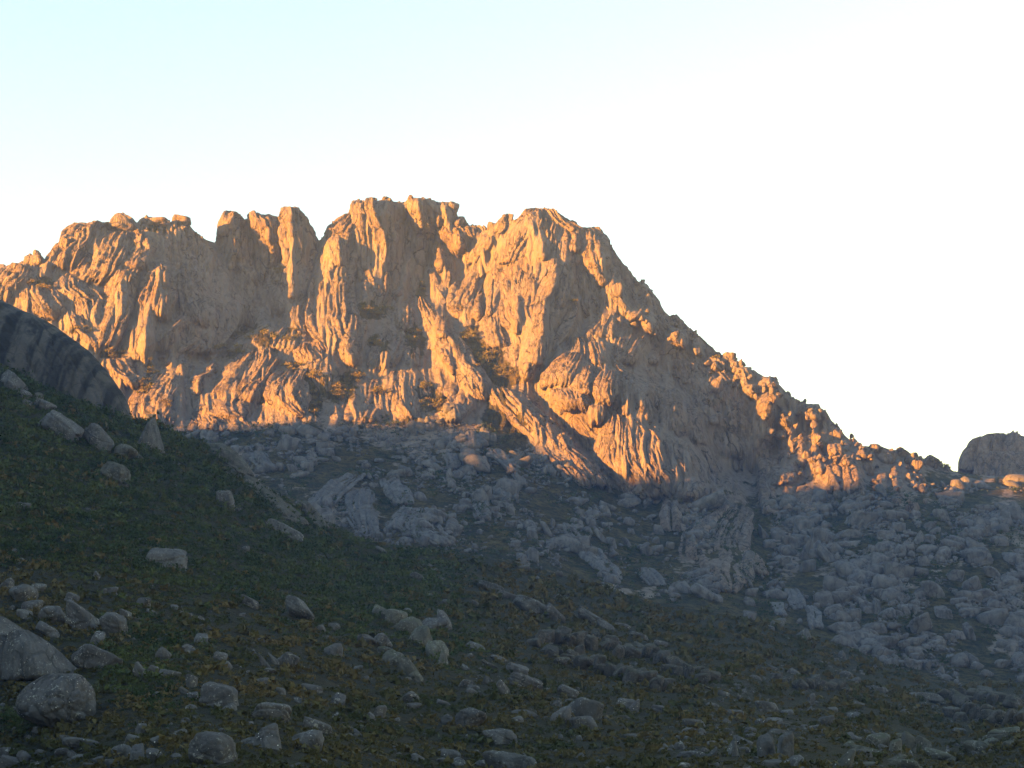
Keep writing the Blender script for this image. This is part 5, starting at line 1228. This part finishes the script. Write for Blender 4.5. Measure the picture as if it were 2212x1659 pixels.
# zone, x, y, half width, half height, how many, where it grows
GROVES = [(1,1640,1030,120,40,9,'on the golden hump under the twin spires'),(1,1490,1120,40,26,3,'on the golden hump under the twin spires'),(1,1830,1010,40,30,3,'on the golden hump under the twin spires'),
  (1,1850,1212,36,24,3,'on a small shelf among the fluted domes below the spires'),(1,1970,1262,40,36,5,'among the fluted domes below the spires'),(1,2150,1350,60,50,8,'in the largest grove among the fluted domes below the spires'),
  (1,900,1330,50,40,5,'in the broadest patch on the lower left cliffs'),(1,955,1220,20,50,3,'in an upright crack of the lower left cliffs'),(1,720,1130,70,20,4,'along a level ledge of the lower left cliffs'),(1,1040,1430,24,30,2,'near the foot of the lower left cliffs'),
  (1,260,690,70,34,4,'on the left shoulder of the massif'),(1,520,970,50,22,3,'below the fluted slabs on the left shoulder of the massif'),(1,1760,600,22,60,4,'in the gully of the twin spires'),(1,1380,1085,30,16,2,'on the lower left cliffs'),
  (2,620,850,60,40,8,'in the shaded recess at the foot of the central summit'),(2,650,1065,40,36,5,'at the foot of the central summit'),(2,880,1020,36,60,5,'down the grassy chute at the foot of the central summit'),
  (2,1230,1010,50,40,6,'high in the gully left of the right summit'),(2,1330,1150,50,50,8,'halfway down the gully left of the right summit'),(2,1440,1260,56,50,9,'at the bottom of the gully left of the right summit'),
  (2,515,1270,44,26,4,'at the top of the lower cliffs under the central summit'),(2,410,1360,50,40,6,'in a wide grove on the lower cliffs under the central summit'),(2,640,1365,36,20,3,'on a smooth slab of the lower cliffs under the central summit'),(2,940,1330,30,40,3,'beside the fluted cone of the lower cliffs under the central summit'),(2,1000,1440,60,30,6,'along the foot of the lower cliffs under the central summit'),
  (2,1150,840,30,30,3,'at the very head of the gully left of the right summit'),(2,930,720,16,36,2,'in a narrow crack above the foot of the central summit'),(2,260,1450,30,60,4,'in a dark cleft of the lower cliffs under the central summit'),(3,20,1000,20,40,3,'against the wall of the gully left of the right summit'),
  (3,625,625,14,12,1,'on the crest of the right summit'),(3,1520,990,14,10,2,'on the skyline of the right flank'),(4,1712,900,12,8,1,'on the skyline of the right flank')]
rb = np.random.default_rng(9)
for (z, x, y, rx, ry, n, where) in GROVES:
    for k in range(int(n * 1.6 + .5)):
        u = float(zx(z, x + rb.normal() * rx * .6)); v = float(zy(z, y + rb.normal() * ry * .6))
        j, i = int((v - SURF.v0) / 4), int((u - SURF.u0) / 4); d = float(SURF.g[j - 1:j + 2, i - 1:i + 2].min()) - 1.0; s = rb.uniform(6.5, 12.5) * d / F_PX
        P = pix(u, v + 3, d)
        cm, tm = BUSH[rb.integers(5)]
        t = bpy.data.objects.new('mountain_bush', None); COL.objects.link(t)
        t.location = P; t.scale = (s, s, s * rb.uniform(.8, 1.15)); t.rotation_euler = (0, 0, rb.uniform(0, 6.28)); t.empty_display_size = .2
        t['label'] = 'rounded golden-green bush ' + where; t['category'] = 'bush'; t['group'] = 'bushes ' + where
        for nm, me in (('crown', cm), ('trunk', tm)):
            o = bpy.data.objects.new(nm, me); COL.objects.link(o); o.parent = t

# ---------------------------------------------------------------- evening haze
def build_haze():
    x0, x1, y0, y1, z0, z1 = -4200, 4200, -4200, 4200, -260, 640
    V = np.array([[x, y, z] for x in (x0, x1) for y in (y0, y1) for z in (z0, z1)])
    Fc = np.array([[0, 1, 3, 2], [4, 6, 7, 5], [0, 4, 5, 1], [2, 3, 7, 6], [0, 2, 6, 4], [1, 5, 7, 3]])
    me = new_mesh('haze', V, Fc, smooth=False)
    m = bpy.data.materials.new('haze'); m.use_nodes = True; nt = m.node_tree
    for n in list(nt.nodes):
        nt.nodes.remove(n)
    o = nt.nodes.new('ShaderNodeOutputMaterial'); pv = nt.nodes.new('ShaderNodeVolumePrincipled')
    pv.inputs['Color'].default_value = (0.30, 0.50, 1.0, 1); pv.inputs['Density'].default_value = 0.000078; pv.inputs['Anisotropy'].default_value = 0.0
    nt.links.new(pv.outputs[0], o.inputs['Volume'])
    me.materials.append(m)
    link('haze', me, None, kind='stuff', label='thin blue evening haze over the valley', category='haze')
build_haze()
